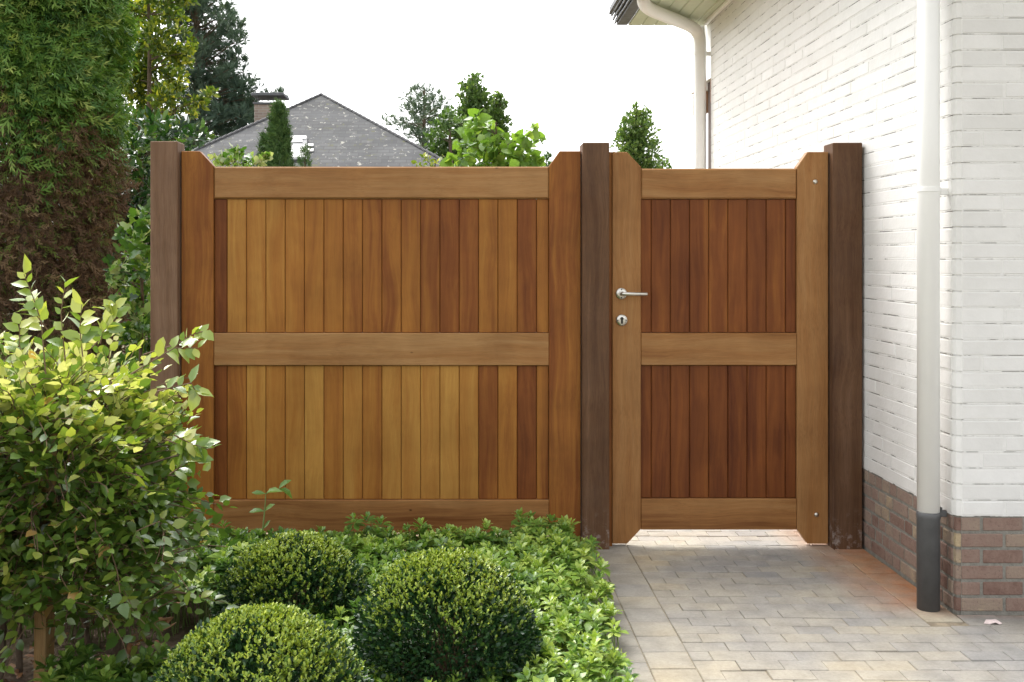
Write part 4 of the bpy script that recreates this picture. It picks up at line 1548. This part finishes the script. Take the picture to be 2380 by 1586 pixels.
cone_tree('slender dark cypress cone standing in front of the grey roof', 641, 250, 380, 23, 16, 61, 3600, .14)
cone_tree('small cypress cone close against the left side of the taller one', 607, 322, 380, 9, 16.2, 62, 1100, .13)
cone_tree('tiny cypress tip in front of the roof window', 700.5, 345, 380, 9, 14, 63, 700, .09)

# far trees right of the roof
rng = np.random.default_rng(71)
cl = []
for x, y, r_ in ((968, 203, 8), (955, 215, 11), (985, 215, 11), (1005, 218, 8), (940, 235, 11), (965, 235, 15), (995, 240, 15), (1018, 240, 10), (935, 255, 12), (960, 260, 16), (990, 265, 18), (1015, 262, 14), (925, 280, 10), (950, 285, 16), (980, 290, 20), (1010, 290, 18), (905, 285, 9), (885, 282, 7), (895, 270, 5), (925, 298, 12), (960, 312, 18), (990, 318, 18), (975, 340, 18), (1000, 350, 22), (1022, 232, 6), (930, 222, 6)):
    cl.append((x, y, r_))
clump_tree('spreading_pine', 'open pale pine right of the grey roof', 'tree', base_at(975, 37), px_clumps(cl, 37, 1.4), .2, .28, M['pine'], T_TUFT, 3.4, .14, tone=(.75, .2), upb=.5)
rng = np.random.default_rng(72)


def column_tree(name, label, x, ytop, ybot, half, Z, seed, lsize, mat, per, tone, trunk=.1, ragged=1.0, low=None):
    global rng
    rng = np.random.default_rng(seed)
    cl_ = []
    m = int((ybot - ytop) / (half * .32)) + 3
    for i in range(m):
        f_ = i / (m - 1)
        yy = ytop + (ybot - ytop) * f_
        hw_ = half * min(1.0, .34 + 1.1 * f_ ** .6)
        for k_ in range(5):
            cl_.append((x + rng.uniform(-.72, .72) * hw_, yy + rng.normal(0, half * .15), hw_ * rng.uniform(.36, .6)))
    for k_ in range(int(9 * ragged)):
        f_ = rng.random()
        cl_.append((x + rng.choice([-1, 1]) * half * min(1.0, .3 + 1.1 * f_ ** .7) * rng.uniform(.85, 1.1), ytop + (ybot - ytop) * f_, half * .13))
    cl_.append((x + rng.normal(0, 2), ytop - half * .15, half * .14))
    return clump_tree(name, label, 'tree', base_at(x, Z), px_clumps(cl_, Z, half * K * Z / F * .7), lsize, lsize, M[mat], T_QUAD if lsize > .06 else T_OVATE, per, trunk, tone=tone, jit=.6, upb=.55)


column_tree('poplar', 'tallest narrow upright tree behind the lime sapling', 1085, 180, 345, 40, 34, 73, .125, 'broad', 1.5, (.42, .2), .14, 1.4)
column_tree('slim_poplar', 'lower narrow upright tree right of the tallest one behind the sapling', 1142, 222, 345, 28, 34.5, 74, .12, 'broad', 1.3, (.45, .2), .12, 1.6)
rng = np.random.default_rng(75)
cl = [(1030, 275, 22), (1010, 295, 20), (1050, 290, 22), (1000, 320, 22), (1030, 315, 28), (1062, 320, 26), (1015, 350, 28), (1045, 350, 30), (1000, 352, 18), (1035, 258, 10), (1065, 285, 16), (1030, 390, 45)]
clump_tree('round_tree', 'round dark green tree between the grey roof and the lime sapling', 'tree', base_at(1033, 30), px_clumps(cl, 30, .8), .15, .13, M['broad'], T_QUAD, 2.6, .12, tone=(.35, .2), jit=.8)
column_tree('hornbeam_tree', 'upright leafy tree seen above the narrow gate beside the house', 1465, 256, 400, 47, 17, 76, .066, 'broad', 1.15, (.52, .22), .09, 1.8)
rng = np.random.default_rng(77)
cl = [(1525, 368, 7), (1515, 376, 8), (1532, 376, 7), (1522, 390, 14)]
clump_tree('small_tree', 'small tree tip just above the narrow gate beside the white drainpipe', 'tree', base_at(1522, 18), px_clumps(cl, 18, .2), .08, .09, M['broad'], T_QUAD, 1.6, .04, jit=.8)

# ------------------------------------------------------------------ neighbour's house with the grey roof
nh = thing('neighbour_house', 'house with a mossy grey hipped roof and a chimney, beyond the wide gate', 'house', P(740, 500, 24).to_tuple()[:2] + (0,))


def roof_mat():
    m, n_, l, b = new_mat('grey_roof_tiles')
    tc = N(n_, 'ShaderNodeTexCoord')
    bt = n_.new('ShaderNodeTexBrick')
    mp = n_.new('ShaderNodeMapping')
    mp.inputs['Rotation'].default_value = (0, 0, 0)
    cb = n_.new('ShaderNodeCombineXYZ')
    sp_ = n_.new('ShaderNodeSeparateXYZ')
    l.new(tc.outputs['Object'], sp_.inputs[0])
    l.new(sp_.outputs[0], cb.inputs[0]); l.new(sp_.outputs[2], cb.inputs[1])
    l.new(cb.outputs[0], bt.inputs['Vector'])
    for k_, v_ in (('Scale', 1.0), ('Mortar Size', .008), ('Brick Width', .26), ('Row Height', .085), ('Bias', 0.0)): bt.inputs[k_].default_value = v_
    bt.inputs['Color1'].default_value = (.070, .072, .076, 1)
    bt.inputs['Color2'].default_value = (.098, .099, .101, 1)
    bt.inputs['Mortar'].default_value = (.066, .066, .068, 1)
    x = N(n_, 'ShaderNodeTexNoise', Scale=1.2, Detail=5.0)
    l.new(tc.outputs['Object'], x.inputs['Vector'])
    r_ = ramp(n_, [(.3, (.8,) * 3), (.7, (1.25,) * 3)])
    l.new(x.outputs['Fac'], r_.inputs[0])
    c_ = mixc(n_, l, 1.0, bt.outputs['Color'], r_.outputs[0], 'MULTIPLY')
    # lichen and moss spots
    v_ = N(n_, 'ShaderNodeTexNoise', Scale=7.5, Detail=4.0, Roughness=.7)
    l.new(tc.outputs['Object'], v_.inputs['Vector'])
    r2 = ramp(n_, [(.605, (0, 0, 0)), (.65, (1, 1, 1))])
    l.new(v_.outputs['Fac'], r2.inputs[0])
    c_ = mixc(n_, l, r2.outputs[0], c_, (.33, .32, .28))
    v2 = N(n_, 'ShaderNodeTexNoise', noise_dimensions='4D', Scale=5.5, Detail=4.0, Roughness=.7)
    v2.inputs['W'].default_value = 3.0
    l.new(tc.outputs['Object'], v2.inputs['Vector'])
    r3 = ramp(n_, [(.58, (0, 0, 0)), (.66, (1, 1, 1))])
    l.new(v2.outputs['Fac'], r3.inputs[0])
    c_ = mixc(n_, l, r3.outputs[0], c_, (.10, .10, .055))
    l.new(c_, b.inputs['Base Color'])
    b.inputs['Roughness'].default_value = .85
    b.inputs['Specular IOR Level'].default_value = .2
    return m


M['roof'] = roof_mat()
apex = np.array(P(738, 218, 26))


def eave(x, Z):   # on the slope lines seen in the picture, continued to the eaves
    return None


ZE = 21.0
ye = (600 + (CAM_H - 2.45) * F / ZE) / K
xl = 738 - (ye - 218) / .4415
xr = 738 + (ye - 218) / .542
el, er = np.array(P(xl, ye, ZE)), np.array(P(xr, ye, ZE))
back = np.array([0, 14.0, 0])
r_ = MB()
ap2 = apex + np.array([0, 4.0, 0])
bl, br = el + back, er + back
tk = np.array([0, 0, -.12])
top = [el, er, apex, ap2, bl, br]
vs = top + [q_ + tk for q_ in top]
r_.add(vs, [(0, 1, 2), (1, 5, 3, 2), (5, 4, 3), (4, 0, 2, 3), (8, 7, 6), (8, 9, 11, 7), (9, 10, 11), (9, 8, 6, 10), (0, 6, 7, 1), (1, 7, 11, 5), (5, 11, 10, 4), (4, 10, 6, 0)])
# ridge tiles along the two hips
rf_o = r_.build('roof', M['roof'], nh)
hp = MB()
for e_ in (el, er):
    m_ = 44
    for i in range(m_):
        a_, b_ = e_ + (apex - e_) * i / m_, e_ + (apex - e_) * (i + .97) / m_
        hp.tube([a_ + np.array([0, 0, .0]), b_ + np.array([0, 0, .02])], [.035, .03], 6)
M['ridge'] = plain('ridge_tiles', (.095, .095, .10), .8, noise=.25, nscale=3)
hp.build('hip_tiles', M['ridge'], rf_o)
w = MB()
w.box(el[0] + .5, er[0] - .5, el[1] + .5, bl[1] - .5, -.05, 2.40, 0)
M['house_brick'] = plain('buff_brick', (.30, .22, .16), .9, noise=.2, nscale=6)
w.build('wall', M['house_brick'], nh)
# chimney
cz0, cz1 = P(0, 300, 25.5).z, P(0, 240, 25.5).z
ca, cb_ = P(584, 240, 25.5), P(644, 240, 25.5)
w = MB()
w.box(ca.x, cb_.x, ca.y, ca.y + .65, 2.6, cz1, .01)


def chim_mat():
    m, n_, l, b = new_mat('chimney_brick')
    tc = N(n_, 'ShaderNodeTexCoord')
    sp_ = n_.new('ShaderNodeSeparateXYZ'); cb2 = n_.new('ShaderNodeCombineXYZ')
    l.new(tc.outputs['Object'], sp_.inputs[0])
    ad = math_n(n_, l, 'ADD', sp_.outputs[0], sp_.outputs[1])
    l.new(ad, cb2.inputs[0]); l.new(sp_.outputs[2], cb2.inputs[1])
    bt = n_.new('ShaderNodeTexBrick')
    l.new(cb2.outputs[0], bt.inputs['Vector'])
    for k_, v_ in (('Scale', 1.0), ('Mortar Size', .007), ('Brick Width', .2), ('Row Height', .063)): bt.inputs[k_].default_value = v_
    bt.inputs['Color1'].default_value = (.24, .18, .15, 1); bt.inputs['Color2'].default_value = (.30, .235, .19, 1); bt.inputs['Mortar'].default_value = (.32, .30, .27, 1)
    l.new(bt.outputs['Color'], b.inputs['Base Color'])
    b.inputs['Roughness'].default_value = .9
    return m


ch = w.build('chimney', chim_mat(), nh)
w = MB()
w.box(ca.x - .03, cb_.x + .03, ca.y - .03, ca.y + .68, cz1 + .001, cz1 + .05, .01)
for (x_, y_) in ((ca.x + .08, ca.y + .08), (cb_.x - .08, ca.y + .08), (ca.x + .08, ca.y + .57), (cb_.x - .08, ca.y + .57)):
    w.tube([(x_, y_, cz1 + .05), (x_, y_, P(0, 221, 25.5).z)], .012, 6)
w.box(ca.x - .06, cb_.x + .10, ca.y - .08, ca.y + .73, P(0, 221, 25.5).z, P(0, 214, 25.5).z, .01)
w.build('chimney_cap', M['slate'], ch)
# roof window lying in the slope
nrm = np.cross(er - el, apex - el); nrm /= np.linalg.norm(nrm)
if nrm[1] > 0: nrm = -nrm


def on_roof(x, y):
    o_ = np.array([0, -CAM_D, CAM_H]); d_ = np.array(P(x, y, 1.0)) - o_
    t_ = np.dot(el - o_, nrm) / np.dot(d_, nrm)
    return o_ + d_ * t_


def roof_quad(x0, x1, y0, y1, lift, thick, mat, name, parent):
    q4 = [on_roof(x0, y1), on_roof(x1, y1), on_roof(x1, y0), on_roof(x0, y0)]
    vs_ = [q_ + nrm * lift for q_ in q4] + [q_ + nrm * (lift - thick) for q_ in q4]
    b_ = MB()
    b_.add(vs_, [(0, 1, 2, 3), (7, 6, 5, 4), (0, 4, 5, 1), (1, 5, 6, 2), (2, 6, 7, 3), (3, 7, 4, 0)])
    return b_.build(name, mat, parent)


M['white_frame'] = plain('pale_frame', (.72, .72, .70), .5)
M['glass'] = plain('sky_glass', (.75, .78, .80), .05, 1.0)
sk = roof_quad(665, 706, 318, 372, .06, .10, M['slate'], 'roof_window', rf_o)
roof_quad(667, 704, 319, 326, .075, .012, M['white_frame'], 'window_trim', rf_o)
roof_quad(673, 695, 328, 333, .075, .012, M['white_frame'], 'window_trim', rf_o)
roof_quad(669, 702, 341, 369, .075, .012, M['white_frame'], 'window_pane', rf_o)
roof_quad(708, 720, 333, 338, .03, .02, M['white_frame'], 'window_trim', rf_o)
roof_quad(708, 720, 344, 350, .03, .02, M['white_frame'], 'window_trim', rf_o)
